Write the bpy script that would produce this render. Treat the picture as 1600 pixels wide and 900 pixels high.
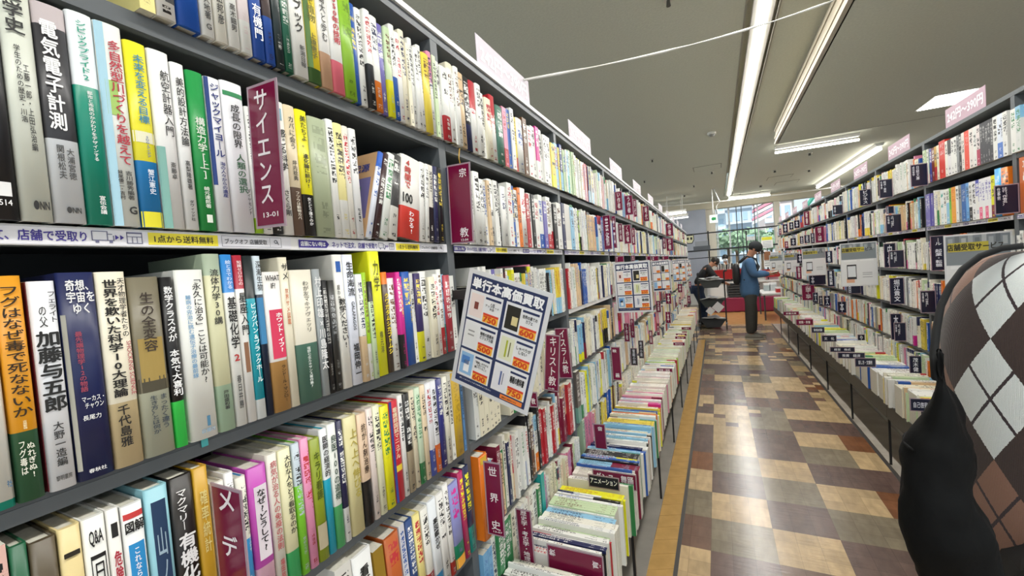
import bpy, bmesh, math, random
import numpy as np
from mathutils import Vector, Matrix
for o in list(bpy.data.objects): bpy.data.objects.remove(o)
sc = bpy.context.scene
COL = sc.collection
EYE = 1.5
# ------------------------------------------------------------------ camera
yaw, pitch, roll = (math.radians(a) for a in (26.231, 2.033, -4.422)); FPX = 654.93
_F = np.array([-math.sin(yaw)*math.cos(pitch), math.cos(yaw)*math.cos(pitch), -math.sin(pitch)])
_R0 = np.array([math.cos(yaw), math.sin(yaw), 0.0]); _U0 = np.cross(_R0, _F)
_R = _R0*math.cos(roll)+_U0*math.sin(roll); _U = -_R0*math.sin(roll)+_U0*math.cos(roll)
cd = bpy.data.cameras.new('camera'); cam = bpy.data.objects.new('camera', cd); COL.objects.link(cam)
cd.sensor_width = 36; cd.lens = FPX/1600*36; cd.clip_start = 0.02; cd.clip_end = 300
cam.matrix_world = Matrix(((_R[0], _U[0], -_F[0], 0), (_R[1], _U[1], -_F[1], 0), (_R[2], _U[2], -_F[2], EYE), (0, 0, 0, 1)))
sc.camera = cam
sc.view_settings.view_transform = 'Standard'; sc.view_settings.look = 'None'
sc.view_settings.gamma = 1; sc.view_settings.use_curve_mapping = False
sc.view_settings.exposure = 0.0
# ------------------------------------------------------------------ world: pale daylight outside the shop
w = bpy.data.worlds.new('world'); sc.world = w; w.use_nodes = True
w.node_tree.nodes['Background'].inputs[0].default_value = (0.80, 0.92, 1.0, 1)
w.node_tree.nodes['Background'].inputs[1].default_value = 1.15
# ------------------------------------------------------------------ ceiling light areas (strip lamps of the shop, some assumed out of view)
CEIL = EYE+1.75
def area(name, loc, sx, sy, power, col=(1, 0.985, 0.95)):
    l = bpy.data.lights.new(name, 'AREA'); l.shape = 'RECTANGLE'; l.size = sx; l.size_y = sy; l.energy = power; l.color = col
    o = bpy.data.objects.new(name, l); o.location = loc; COL.objects.link(o); return o
STRIP_X = 0.397
area('strip_lamp_light', (STRIP_X, 2.0, CEIL-0.012), 0.04, 10.0, 120)
area('strip_lamp_light', (STRIP_X, 10.4, CEIL-0.012), 0.04, 6.6, 70)
area('next_aisle_light', (-2.3, 4.0, CEIL-0.02), 0.2, 18.0, 150)  # assumed lamp out of view, added for the general light
area('next_aisle_light', (2.58, 11.55, CEIL-0.085), 0.05, 4.4, 70)
area('next_aisle_light', (2.9, 1.0, EYE+1.46), 0.2, 6.0, 90)  # unseen near the right aisle too: an assumed lamp added for light

sl = bpy.data.lights.new('sun', 'SUN'); sl.energy = 5.0; sl.angle = .02; sl.color = (1, .97, .92)
so = bpy.data.objects.new('sun', sl); COL.objects.link(so); so.rotation_euler = Vector((.12, .62, -.78)).to_track_quat('-Z', 'Y').to_euler()

def ray(x, y): return _F+_R*(x-800)/FPX-_U*(y-450)/FPX
def at(x, y, X=None, Y=None, Z=None):
    """the point of the place seen at photo pixel x, y on a plane X=, Y= or Z= (Z from the floor)"""
    d = ray(x, y)
    k = X/d[0] if X is not None else Y/d[1] if Y is not None else (Z-EYE)/d[2]
    p = d*k; return Vector((p[0], p[1], p[2]+EYE))
def pix(P):
    P = np.array((P[0], P[1], P[2]-EYE)); d = P@_F
    if d < 1e-3: return (-9999, -9999, d)
    return (800+FPX*(P@_R)/d, 450-FPX*(P@_U)/d, d)
def y_at(px, X, z):
    """depth y along the aisle where the line (X, y, z) crosses photo column px"""
    lo, hi = 0.02, 14.0
    for _ in range(40):
        m = (lo+hi)/2
        q = pix((X, m, z)); v = q[0] if q[2] > 1e-3 else (-9999 if X < 0 else 9999)
        if (v < px) == (X < 0): lo = m
        else: hi = m
    return (lo+hi)/2
# ------------------------------------------------------------------ colours and materials
def lin(h, a=1.0):
    if not isinstance(h, str): return (h[0], h[1], h[2], a)
    h = h.lstrip('#'); c = [int(h[i:i+2], 16)/255 for i in (0, 2, 4)]
    return tuple(x/12.92 if x <= 0.04045 else ((x+0.055)/1.055)**2.4 for x in c)+(a,)
MATS = {}
def mat(name, col='808080', rough=0.5, metal=0.0, emit=0.0, noise=0.0, nscale=20.0, bump=0.0, spec=0.5, alpha=1.0, trans=0.0):
    if name in MATS: return MATS[name]
    m = bpy.data.materials.new(name); m.use_nodes = True; N = m.node_tree.nodes; L = m.node_tree.links
    b = N['Principled BSDF']; c = lin(col)
    b.inputs['Base Color'].default_value = c; b.inputs['Roughness'].default_value = rough
    b.inputs['Metallic'].default_value = metal; b.inputs['Specular IOR Level'].default_value = spec
    if trans: b.inputs['Transmission Weight'].default_value = trans
    if alpha < 1: b.inputs['Alpha'].default_value = alpha
    if emit: b.inputs['Emission Color'].default_value = c; b.inputs['Emission Strength'].default_value = emit
    if noise or bump:
        tc = N.new('ShaderNodeTexCoord'); n = N.new('ShaderNodeTexNoise'); n.inputs['Scale'].default_value = nscale; n.inputs['Detail'].default_value = 5
        L.new(tc.outputs['Object'], n.inputs['Vector'])
        if noise:
            r = N.new('ShaderNodeValToRGB'); r.color_ramp.elements[0].position = 0.3; r.color_ramp.elements[1].position = 0.7
            r.color_ramp.elements[0].color = tuple(v*(1-noise) for v in c[:3])+(1,); r.color_ramp.elements[1].color = tuple(min(1, v*(1+noise)) for v in c[:3])+(1,)
            L.new(n.outputs['Fac'], r.inputs[0]); L.new(r.outputs[0], b.inputs['Base Color'])
        if bump:
            bp = N.new('ShaderNodeBump'); bp.inputs['Strength'].default_value = bump; bp.inputs['Distance'].default_value = 0.01
            L.new(n.outputs['Fac'], bp.inputs['Height']); L.new(bp.outputs[0], b.inputs['Normal'])
    MATS[name] = m; return m
def ink(h): return mat('ink_'+h, h, 0.6)
M_SHELF = mat('shelf_grey_metal', '5a5f63', 0.42, 0.0, noise=0.06, nscale=8)
M_DARK = mat('shelf_dark_metal', '26292c', 0.55, 0.0)
M_LIGHTRAIL = mat('pale_rail', 'd6d8da', 0.35)
M_BLACK = mat('black_metal', '17181a', 0.4)
M_PAPER = mat('page_paper', 'cfccbf', 0.85, noise=0.10, nscale=180)
M_WHITE = mat('white_card', 'ecebea', 0.55)
M_PLATE = mat('clear_acrylic_edge', 'a58f9a', 0.25)
M_MAROON = mat('maroon_insert', '74123a', 0.22)
M_NAVY = mat('navy_insert', '191c33', 0.25)
# ------------------------------------------------------------------ mesh helpers
def obj(name, verts, faces, m=None, parent=None, smooth=False, mw=None):
    me = bpy.data.meshes.new(name); me.from_pydata([tuple(v) for v in verts], [], faces)
    for mm in (m if isinstance(m, (list, tuple)) else [m] if m else []): me.materials.append(mm)
    if smooth: me.polygons.foreach_set('use_smooth', [True]*len(me.polygons))
    o = bpy.data.objects.new(name, me); COL.objects.link(o)
    if parent is not None: o.parent = parent
    if mw is not None: o.matrix_world = mw if parent is None else parent.matrix_world @ mw
    return o
def kid(o, parent, local=None):
    o.parent = parent
    if local is not None: o.matrix_basis = local
    return o
class MB:
    def __init__(s): s.v = []; s.f = []
    def box(s, x0, x1, y0, y1, z0, z1):
        n = len(s.v); s.v += [(x0,y0,z0),(x1,y0,z0),(x1,y1,z0),(x0,y1,z0),(x0,y0,z1),(x1,y0,z1),(x1,y1,z1),(x0,y1,z1)]
        s.f += [tuple(n+i for i in q) for q in ((3,2,1,0),(4,5,6,7),(0,1,5,4),(1,2,6,5),(2,3,7,6),(3,0,4,7))]; return s
    def hexa(s, P):
        n = len(s.v); s.v += [tuple(p) for p in P]
        s.f += [tuple(n+i for i in q) for q in ((3,2,1,0),(4,5,6,7),(0,1,5,4),(1,2,6,5),(2,3,7,6),(3,0,4,7))]; return s
    def quad(s, a, b, c, d):
        n = len(s.v); s.v += [tuple(a), tuple(b), tuple(c), tuple(d)]; s.f.append((n, n+1, n+2, n+3)); return s
    def tube(s, pts, r, n=8, cap=True):
        pts = [Vector(p) for p in pts]; rs = r if isinstance(r, (list, tuple)) else [r]*len(pts); base = len(s.v)
        for i, p in enumerate(pts):
            t = (pts[min(i+1, len(pts)-1)]-pts[max(i-1, 0)]).normalized()
            a = t.cross(Vector((0, 0, 1)));  a = a.normalized() if a.length > 1e-3 else Vector((1, 0, 0)); b = t.cross(a)
            for k in range(n):
                an = 2*math.pi*k/n; s.v.append(tuple(p+(a*math.cos(an)+b*math.sin(an))*rs[i]))
        for i in range(len(pts)-1):
            for k in range(n):
                s.f.append((base+i*n+k, base+i*n+(k+1) % n, base+(i+1)*n+(k+1) % n, base+(i+1)*n+k))
        if cap: s.f.append(tuple(base+k for k in range(n))[::-1]); s.f.append(tuple(base+(len(pts)-1)*n+k for k in range(n)))
        return s
    def loft(s, rings, cap=True):
        base = len(s.v); n = len(rings[0])
        for r in rings: s.v += [tuple(p) for p in r]
        for i in range(len(rings)-1):
            for k in range(n): s.f.append((base+i*n+k, base+i*n+(k+1) % n, base+(i+1)*n+(k+1) % n, base+(i+1)*n+k))
        if cap: s.f.append(tuple(base+k for k in range(n))[::-1]); s.f.append(tuple(base+(len(rings)-1)*n+k for k in range(n)))
        return s
    def build(s, name, m, parent=None, smooth=False): return obj(name, s.v, s.f, m, parent, smooth)
def bevel(o, wdt=0.003, seg=2):
    b = o.modifiers.new('b', 'BEVEL'); b.width = wdt; b.segments = seg; b.limit_method = 'ANGLE'; return o
def empty(name, loc=(0, 0, 0), rz=0):
    o = bpy.data.objects.new(name, None); COL.objects.link(o); o.matrix_world = Matrix.Translation(loc) @ Matrix.Rotation(rz, 4, 'Z'); o.empty_display_size = 0.05; return o
def tag(o, label=None, cat=None, group=None, kind=None):
    for k, v in (('label', label), ('category', cat), ('group', group), ('kind', kind)):
        if v: o[k] = v
    return o
_tc = {}
def text_mesh(s, size=1.0, bold=0.0, spacing=1.0, align='CENTER', res=2):
    key = (s, bold, spacing, align, res)
    if key not in _tc:
        cu = bpy.data.curves.new('t', 'FONT'); cu.body = s; cu.size = 1.0; cu.align_x = align; cu.align_y = 'TOP'; cu.space_line = spacing
        cu.resolution_u = res; cu.fill_mode = 'FRONT'
        o = bpy.data.objects.new('t', cu); me = bpy.data.meshes.new_from_object(o); bpy.data.objects.remove(o); bpy.data.curves.remove(cu)
        if bold and len(me.vertices):
            V0 = [v.co.copy() for v in me.vertices]; F0 = [tuple(p.vertices) for p in me.polygons]; V1 = []; F1 = []
            for q, (ox, oy) in enumerate(((-bold, 0), (bold, 0), (0, bold), (0, -bold))):
                n = len(V1); V1 += [(v[0]+ox, v[1]+oy, v[2]+q*.0004) for v in V0]; F1 += [tuple(n+i for i in f) for f in F0]
            me2 = bpy.data.meshes.new('t'); me2.from_pydata(V1, [], F1); bpy.data.meshes.remove(me); me = me2
        co = np.empty(len(me.vertices)*3, np.float32); me.vertices.foreach_get('co', co); co = co.reshape(-1, 3)
        if len(co):
            lo = co.min(0); hi = co.max(0); _tc[key] = (me, lo, hi)
        else: _tc[key] = (None, None, None)
    return _tc[key]
def lettering(name, s, m, parent, mw, w=None, h=None, bold=0.0, align='CENTER', spacing=1.0, res=2):
    """text in the XY plane of mw, fitted: its ink box is centred on the origin and scaled to w x h (either may be None = keep ratio)"""
    me, lo, hi = text_mesh(s, 1, bold, spacing, align, res)
    if me is None: return None
    W, H = hi[0]-lo[0], hi[1]-lo[1]; W = max(W, 1e-3); H = max(H, 1e-3)
    sx = w/W if w else None; sy = h/H if h else None
    if sx is None: sx = sy
    if sy is None: sy = sx
    me = me.copy(); me.name = name; me.materials.clear(); me.materials.append(m)
    me.transform(Matrix.Diagonal((sx, sy, sy, 1)) @ Matrix.Translation((-(lo[0]+hi[0])/2, -(lo[1]+hi[1])/2, 0)))
    o = bpy.data.objects.new(name, me); COL.objects.link(o); o.parent = parent; o.matrix_basis = mw; return o
def vert(s): return '\n'.join({'ー': '｜', '〜': '≀', '-': '｜', '「': '﹁', '」': '﹂'}.get(c, c) for c in s)
# ================================================================== THE ROOM
FX0, FX1 = -0.258, 0.968       # aisle floor between the dark border strips
def floor_mesh():
    """one slab whose faces carry the colours of the vinyl tiles (blocks of 0.3 m, some cut in smaller squares)"""
    rnd = random.Random(5); s = 0.1; x0, x1, y0, y1 = -5.108, 7.492, -2.11, 16.19
    nx = round((x1-x0)/s); ny = round((y1-y0)/s)
    beige, beige2, brown, purple, grey, red = 'bfa47c', 'b0976f', '73594b', '66524b', '80745f', '7d5236'
    big = {(2.89, 3): beige, (2.59, 1): beige, (2.29, 2): beige, (3.19, 2): beige, (2.89, 0): beige, (3.49, 4): beige, (2.29, 3): purple, (1.99, 1): purple, (1.99, 2): brown,
           (2.59, 2): purple, (2.29, 1): grey, (2.59, 3): grey, (2.89, 1): purple, (2.89, 2): grey, (2.89, 4): red, (3.19, 0): red, (3.19, 1): grey, (3.19, 3): purple, (3.49, 2): purple,
           (3.49, 1): beige2, (3.49, 3): grey, (2.59, 0): grey, (2.29, 0): brown, (1.99, 0): beige, (3.79, 3): beige, (3.79, 2): purple, (3.79, 4): red, (4.09, 2): grey, (4.09, 3): purple, (4.39, 3): beige, (1.99, 3): purple, (2.59, 4): grey, (3.19, 4): purple,
           (1.69, 1): beige, (1.69, 2): purple, (1.69, 3): beige, (4.39, 1): beige, (4.69, 4): beige, (4.99, 2): beige, (5.29, 1): purple, (5.59, 3): beige}
    tile = {}
    def colour(i, j):
        xc, yc = x0+(i+.5)*s, y0+(j+.5)*s
        ti, tj = math.floor((xc+0.108)/0.3), math.floor((yc-0.19)/0.3)
        k = (ti, tj)
        if k not in tile:
            yk = round(tj*0.3+0.19, 2); b = big.get((yk, ti+1)) if -1 <= ti <= 3 else None
            tile[k] = (b, True, rnd.random()) if b else (rnd.choice([beige, beige, beige2, brown, purple, purple, grey, grey, purple, red if ti >= 3 else grey]), rnd.random() < 0.5, rnd.random())
        c, whole, r = tile[k]
        if whole or (c == beige and r < .9): return c
        q = random.Random((ti*131+tj*17+(i//1)*7+(j//1)*3) % 9973)
        return q.choice([c]*7+[beige, grey, brown, purple])
    V = [(x0+i*s, y0+j*s, 0) for j in range(ny+1) for i in range(nx+1)]
    F = []; C = []
    for j in range(ny):
        for i in range(nx):
            a = j*(nx+1)+i; F.append((a, a+1, a+nx+2, a+nx+1)); c = lin(colour(i, j)); rr = random.Random(i*7919+j).uniform(.85, 1.09)
            C += [(c[0]*rr, c[1]*rr, c[2]*rr, 1)]*4
    m = bpy.data.materials.new('vinyl_tile_floor'); m.use_nodes = True; N = m.node_tree.nodes; L = m.node_tree.links; b = N['Principled BSDF']
    at_ = N.new('ShaderNodeAttribute'); at_.attribute_name = 'tile'
    tc = N.new('ShaderNodeTexCoord'); n = N.new('ShaderNodeTexNoise'); n.inputs['Scale'].default_value = 28; n.inputs['Detail'].default_value = 6
    mp = N.new('ShaderNodeMapping'); mp.inputs['Scale'].default_value = (1, .35, 1); L.new(tc.outputs['Object'], mp.inputs[0]); L.new(mp.outputs[0], n.inputs['Vector'])
    r = N.new('ShaderNodeMapRange'); r.inputs[1].default_value = .3; r.inputs[2].default_value = .7; r.inputs[3].default_value = .82; r.inputs[4].default_value = 1.12; L.new(n.outputs['Fac'], r.inputs[0])
    vm = N.new('ShaderNodeVectorMath'); vm.operation = 'SCALE'; L.new(at_.outputs['Color'], vm.inputs[0]); L.new(r.outputs[0], vm.inputs['Scale'])
    # joints: thin darker lines between the 0.3 m tiles
    sx = N.new('ShaderNodeSeparateXYZ'); L.new(tc.outputs['Object'], sx.inputs[0])
    def joint(out, off):
        a = N.new('ShaderNodeMath'); a.operation = 'ADD'; a.inputs[1].default_value = off; L.new(out, a.inputs[0])
        d = N.new('ShaderNodeMath'); d.operation = 'PINGPONG'; d.inputs[1].default_value = 0.05; L.new(a.outputs[0], d.inputs[0])
        g = N.new('ShaderNodeMath'); g.operation = 'GREATER_THAN'; g.inputs[1].default_value = 0.0012; L.new(d.outputs[0], g.inputs[0])
        return g
    a, c = joint(sx.outputs[0], 0.108), joint(sx.outputs[1], 2.11)
    mn = N.new('ShaderNodeMath'); mn.operation = 'MULTIPLY'; L.new(a.outputs[0], mn.inputs[0]); L.new(c.outputs[0], mn.inputs[1])
    mr = N.new('ShaderNodeMapRange'); mr.inputs[3].default_value = .72; mr.inputs[4].default_value = 1; L.new(mn.outputs[0], mr.inputs[0])
    v2 = N.new('ShaderNodeVectorMath'); v2.operation = 'SCALE'; L.new(vm.outputs[0], v2.inputs[0]); L.new(mr.outputs[0], v2.inputs['Scale']); L.new(v2.outputs[0], b.inputs['Base Color'])
    n2 = N.new('ShaderNodeTexNoise'); n2.inputs['Scale'].default_value = 3.2; n2.inputs['Detail'].default_value = 2
    n3 = N.new('ShaderNodeTexNoise'); n3.inputs['Scale'].default_value = 22; n3.inputs['Detail'].default_value = 2
    mp3 = N.new('ShaderNodeMapping'); mp3.inputs['Scale'].default_value = (.5, 2.2, 1); L.new(tc.outputs['Object'], mp3.inputs[0]); L.new(mp3.outputs[0], n3.inputs['Vector'])
    ad = N.new('ShaderNodeMath'); ad.operation = 'MULTIPLY_ADD'; ad.inputs[1].default_value = .22; L.new(n3.outputs['Fac'], ad.inputs[0]); L.new(n2.outputs['Fac'], ad.inputs[2])
    bp = N.new('ShaderNodeBump'); bp.inputs['Strength'].default_value = .22; bp.inputs['Distance'].default_value = .03; L.new(ad.outputs[0], bp.inputs['Height']); L.new(bp.outputs[0], b.inputs['Normal'])
    b.inputs['Roughness'].default_value = .23; b.inputs['Specular IOR Level'].default_value = .55
    o = obj('floor', V, F, m); o['kind'] = 'structure'
    ca = o.data.color_attributes.new('tile', 'FLOAT_COLOR', 'CORNER'); ca.data.foreach_set('color', np.array(C, np.float32).ravel())
    return o
floor_mesh()
def struct(name, mb, m, smooth=False):
    o = mb.build(name, m, None, smooth); o['kind'] = 'structure'; return o
M_WOODB = mat('wood_look_vinyl', 'b8935a', 0.18, noise=0.10, nscale=14, bump=0.15)
M_UNDER = mat('grey_vinyl_under_shelves', '8f8a82', 0.22, noise=0.12, nscale=6, bump=0.12)
M_STRIP = mat('dark_floor_border', '4a4745', 0.3)
pk = MB()
for k in range(75): y_ = -.6+k*.12; pk.hexa([(-.385, y_, .0005), (FX0-.012, y_+.05, .0005), (FX0-.012, y_+.168, .0005), (-.385, y_+.118, .0005), (-.385, y_, .0022), (FX0-.012, y_+.05, .0022), (FX0-.012, y_+.168, .0022), (-.385, y_+.118, .0022)])
struct('trim_1', pk, M_WOODB)     # slanting planks of the wood-look border
struct('trim_30', MB().box(FX0-0.012, FX0+0.008, -2, 8.3, 0.0005, 0.0026), M_STRIP)
struct('trim_31', MB().box(FX1-0.012, FX1+0.012, -2, 10.4, 0.0005, 0.0026), M_STRIP)
struct('trim_32', MB().box(-0.626, -0.387, -2, 8.3, 0.0005, 0.0016), M_UNDER)
struct('trim_33', MB().box(FX1+0.014, 1.215, -2, 10.4, 0.0005, 0.0016), mat('lightened_vinyl_under_trays', 'b5aca0', 0.2, noise=0.15, nscale=5, bump=0.1))  # floor under the trays, colour lightened to offset the deep shade there
M_CEIL = mat('ceiling_plaster', 'c2c3b2', 0.9, noise=0.05, nscale=60, bump=0.25)
M_BEAM = mat('ceiling_beam_paint', 'c4bca6', 0.8, noise=0.03, nscale=3)
SOF = EYE+1.5; SX = 0.80; SY = 6.95
# main ceiling with the sunken light trough, built as slabs
cb = MB(); T0, T1 = 0.272, 0.503; TE = 13.85
cb.box(-7, T0, -3, 15.0, CEIL, CEIL+.12); cb.box(T1, 8, -3, 15.0, CEIL, CEIL+.12); cb.box(T0, T1, TE, 15.0, CEIL, CEIL+.12); cb.box(T0, T1, -3, TE, CEIL+.05, CEIL+.12)
struct('ceiling', cb, M_CEIL)
struct('trim_34', MB().box(T0, T0+.012, -3, TE, CEIL-.004, CEIL+.05).box(T1-.012, T1, -3, TE, CEIL-.004, CEIL+.05), mat('trough_edge', '8f8b7d', .7))
struct('wall_soffit', MB().box(SX+.03, 8, -3, SY, SOF, CEIL+.001), M_CEIL)
M_MOULD = mat('cream_moulding', 'a79d88', 0.5)
mo = MB()
for z0, z1, d in ((0, .02, .0), (.02, .07, .012), (.07, .10, .004), (.10, .17, .018), (.17, .20, .008), (.20, .25, .022)):
    mo.box(SX+d, SX+.04, -3, SY, SOF+z0, SOF+z1)
struct('trim_35', mo, M_MOULD)
struct('trim_36', MB().box(SX+.03, 8, SY, SY+.012, SOF-.001, SOF+.02), mat('soffit_groove', '6f6a5e', .8))
for k, (x, y, r) in enumerate(((-.2, 3.1, .03), (-1.9, 6.8, .035), (-.9, 7.6, .03), (-.4, 11, .03), (.0, 9.6, .04), (1.6, 9.3, .045), (1.2, 10.6, .05), (1.9, 11.2, .05), (-.7, 12.4, .05), (1.1, 12.6, .06), (-1.3, 9.4, .035))):
    t = empty('sprinkler_head', (x, y, CEIL)); tag(t, None, 'sprinkler')
    t['label'] = ['small white sprinkler on the ceiling by the long white cord', 'small dark ceiling sprinkler above the far end of the religion shelves', 'small round ceiling sprinkler over the arts shelves', 'round ceiling sprinkler near the rear tube lamps, left of the lit trough', 'pale round sprinkler just left of the light trough', 'ceiling sprinkler between the crosswise lamp and the slanting lamp', 'ceiling sprinkler beyond the crosswise lamp, right of the trough', 'ceiling sprinkler farther right beyond the crosswise lamp', 'ceiling sprinkler near the beam above the hanging arrow sign', 'largest ceiling sprinkler close to the window beam', 'small ceiling sprinkler over the far left shelf tops'][k]
    mb = MB(); mb.tube([(0, 0, 0), (0, 0, -.012)], r, 14).build('rose', mat('sprinkler_white', 'b9b5a9', .5), t)
    MB().tube([(0, 0, -.012), (0, 0, -.05)], [r*.35, r*.5], 10).build('nozzle', mat('sprinkler_dark', '4b4943', .4), t)
# ---- rear wall with the big window, bulkhead, screen
WY = 15.0; ZW = at(1180, 320, Y=WY)[2]
struct('wall_bulkhead', MB().box(-8, 9, WY-.35, WY, ZW, CEIL+.02), M_BEAM)
xl, xc = at(1062, 345, Y=WY-.4)[0], at(1103, 345, Y=WY-.4)[0]; xw0 = at(1118, 345, Y=WY)[0]
scr = tag(MB().box(-4.2, xc, WY-.42, WY-.40, .6, ZW+.02).build('roller_screen', mat('grey_screen_fabric', '9fa3ae', .8, noise=.06, nscale=3)), 'grey blue roller screen hanging beside the big window', 'roller screen')
struct('wall_column', MB().box(xc, xw0, WY-.3, WY, 0, ZW), mat('column_cream', 'd2cbbb', .7))
struct('wall_left_rear', MB().box(-4.2, xc, WY-.1, WY, 0, ZW), mat('rear_wall_white', 'c9c7c0', .7))
wt = empty('window_1', (0, 0, 0)); wt['kind'] = 'structure'
fm = mat('window_frame_white', 'cfd4d6', .4); df = mat('window_frame_dark', '3d444a', .4)
wb = MB()
for px, wd in ((1120, .04), (1139, .05), (1184, .03), (1240, .05), (1290, .05), (1340, .05)):
    x = at(px, 345, Y=WY)[0]; wb.box(x-wd/2, x+wd/2, WY-.06, WY-.01, .9, ZW)
wb.build('frame', fm, wt)
wb = MB()
for px in (1151, 1159, 1179): x = at(px, 345, Y=WY)[0]; wb.box(x-.012, x+.012, WY-.05, WY-.02, .9, ZW)
z = at(1150, 360, Y=WY)[2]; wb.box(xw0, 7, WY-.05, WY-.02, z-.015, z+.015)
wb.build('mullion', df, wt)
x = at(1215, 345, Y=WY-.3)[0]; struct('wall_pier', MB().box(x-.07, x+.07, WY-.3, WY, 0, ZW), mat('column_cream', 'd2cbbb', .7))
gl = mat('window_glass', 'f2fbff', .0, trans=1.0, spec=.15); gl.node_tree.nodes['Principled BSDF'].inputs['IOR'].default_value = 1.06

obj('pane', [(xw0, WY-.035, .9), (7.5, WY-.035, .9), (7.5, WY-.035, ZW), (xw0, WY-.035, ZW)], [(0, 1, 2, 3)], gl, wt)
struct('wall_under_window', MB().box(xw0, 9, WY-.12, WY, 0, .9), mat('rear_wall_white', 'c9c7c0', .7))
# ---- outside
def tagm(mb, name, m, label, cat, smooth=False): return tag(mb.build(name, m, None, smooth), label, cat)
struct('ground_outside', MB().box(-30, 50, 15.4, 80, -.3, -.02), mat('asphalt', '9a9c9c', .9))
def building(name, label, px0, px1, py, Y, col, rows, cols, depth=8):
    a, b_ = at(px0, py, Y=Y), at(px1, py, Y=Y); r = empty(name, (0, 0, 0)); tag(r, label, 'building')
    MB().box(a[0], b_[0], Y, Y+depth, 0, a[2]).build('wall', mat('facade_'+col, col, .8), r)
    MB().box(a[0]-.15, b_[0]+.15, Y-.2, Y+depth, a[2], a[2]+.25).build('roof', mat('roof_pale', 'a9b2ba', .7), r)
    W = b_[0]-a[0]
    for j in range(rows):
        for i in range(cols):
            x0 = a[0]+W*(i+.2)/cols; z0 = a[2]*(j+.3)/rows
            f = MB().box(x0, x0+W*.6/cols, Y-.05, Y+.02, z0, z0+a[2]*.5/rows).build('window', mat('house_glass', '9fb6c6', .3), r)
        MB().box(a[0], b_[0], Y-.6, Y, a[2]*j/rows+.1, a[2]*j/rows+.3).build('balcony', mat('balcony_pale', 'c5ccd2', .7), r)
    return r
building('apartment_building', 'pale grey apartment block behind the window, topped with white boxes', 1133, 1180, 332, 44, 'b9c4cf', 4, 4)
building('apartment_building', 'tall pale blue building left in the rear window', 1108, 1131, 318, 34, 'c3d3dd', 5, 2)
building('shop_building', 'light building with steep red striped eaves right in the window', 1190, 1232, 322, 62, 'd6c5c0', 3, 3)
sb = empty('striped_awning', (0, 0, 0)); tag(sb, 'slanting pink and white striped awning outside the window', 'awning')
for k in range(7):
    p0, p1 = at(1175, 352-k*6, Y=27), at(1216, 331-k*6, Y=27)
    MB().hexa([p0, p1, p1+Vector((0, .8, 0)), p0+Vector((0, .8, 0)), p0+Vector((0, 0, .14)), p1+Vector((0, 0, .14)), p1+Vector((0, .8, .14)), p0+Vector((0, .8, .14))]).build('stripe', mat('awning_pink', 'd98fa0', .7) if k % 2 else mat('awning_white', 'e8e8e8', .7), sb)
a_ = at(1176, 352, Y=27.3); b2_ = at(1214, 331, Y=27.3)
for q in (a_, b2_): MB().box(q[0]-.06, q[0]+.06, 27.3, 27.42, 0, q[2]+.02).build('post', mat('awning_white', 'e8e8e8', .7), sb)
gb = empty('green_canopy', (0, 0, 0)); tag(gb, 'large green slatted canopy outside above the right shelf tops', 'canopy')
for k in range(9):
    p0, p1 = at(1222+k*7, 372-k*2, Y=24), at(1270+k*9, 306+k*2, Y=24)
    MB().tube([p0, p1], .09, 6).build('beam', mat('canopy_green', '3f8f78', .6) if k % 2 == 0 else mat('canopy_pale', 'c9dcd4', .6), gb)
for px_ in (1226, 1275): q = at(px_, 366, Y=24); MB().box(q[0]-.08, q[0]+.08, 23.95, 24.1, 0, q[2]+.3).build('post', mat('canopy_green', '3f8f78', .6), gb)
def bush(label, px, py, Y, r, n=260, seed=1):
    rnd = random.Random(seed); c = at(px, py, Y=Y); mb = MB()
    for i in range(n):
        v = Vector((rnd.gauss(0, 1), rnd.gauss(0, 1), rnd.gauss(0, 1))).normalized()*r*rnd.uniform(.55, 1.0); v.z *= .75
        p = c+v; a = Vector((rnd.uniform(-1, 1), rnd.uniform(-1, 1), rnd.uniform(-1, 1))).normalized()*r*.16; b = v.cross(a).normalized()*r*.12
        mb.quad(p-a, p+b, p+a, p-b)
    t = empty('bush', (0, 0, 0)); tag(t, label, 'bush'); mb.build('foliage', mat('leaf_green', '8fa98a', .7, noise=.3, nscale=2), t)
    MB().tube([(c[0], c[1], 0), (c[0], c[1], c[2]-r*.3)], r*.09, 6).build('trunk', mat('bark', '5b4a38', .9), t)
for i, (px, py, r, Y) in enumerate(((1137, 374, .55, 19.0), (1150, 380, .6, 21.2), (1170, 373, .7, 23.4), (1188, 375, .75, 25.8), (1203, 377, .5, 20.2), (1218, 373, .8, 28.4))):
    bush(['green bush by the window column', 'low green bush behind the display rack rail', 'green bush left of the capped person, outside', 'broad green bush right above the black cap', 'green bush beside the yellow topped sign, outside', 'green bush behind the pier at the right of the window'][i], px, py, Y, r, seed=i)
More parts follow.
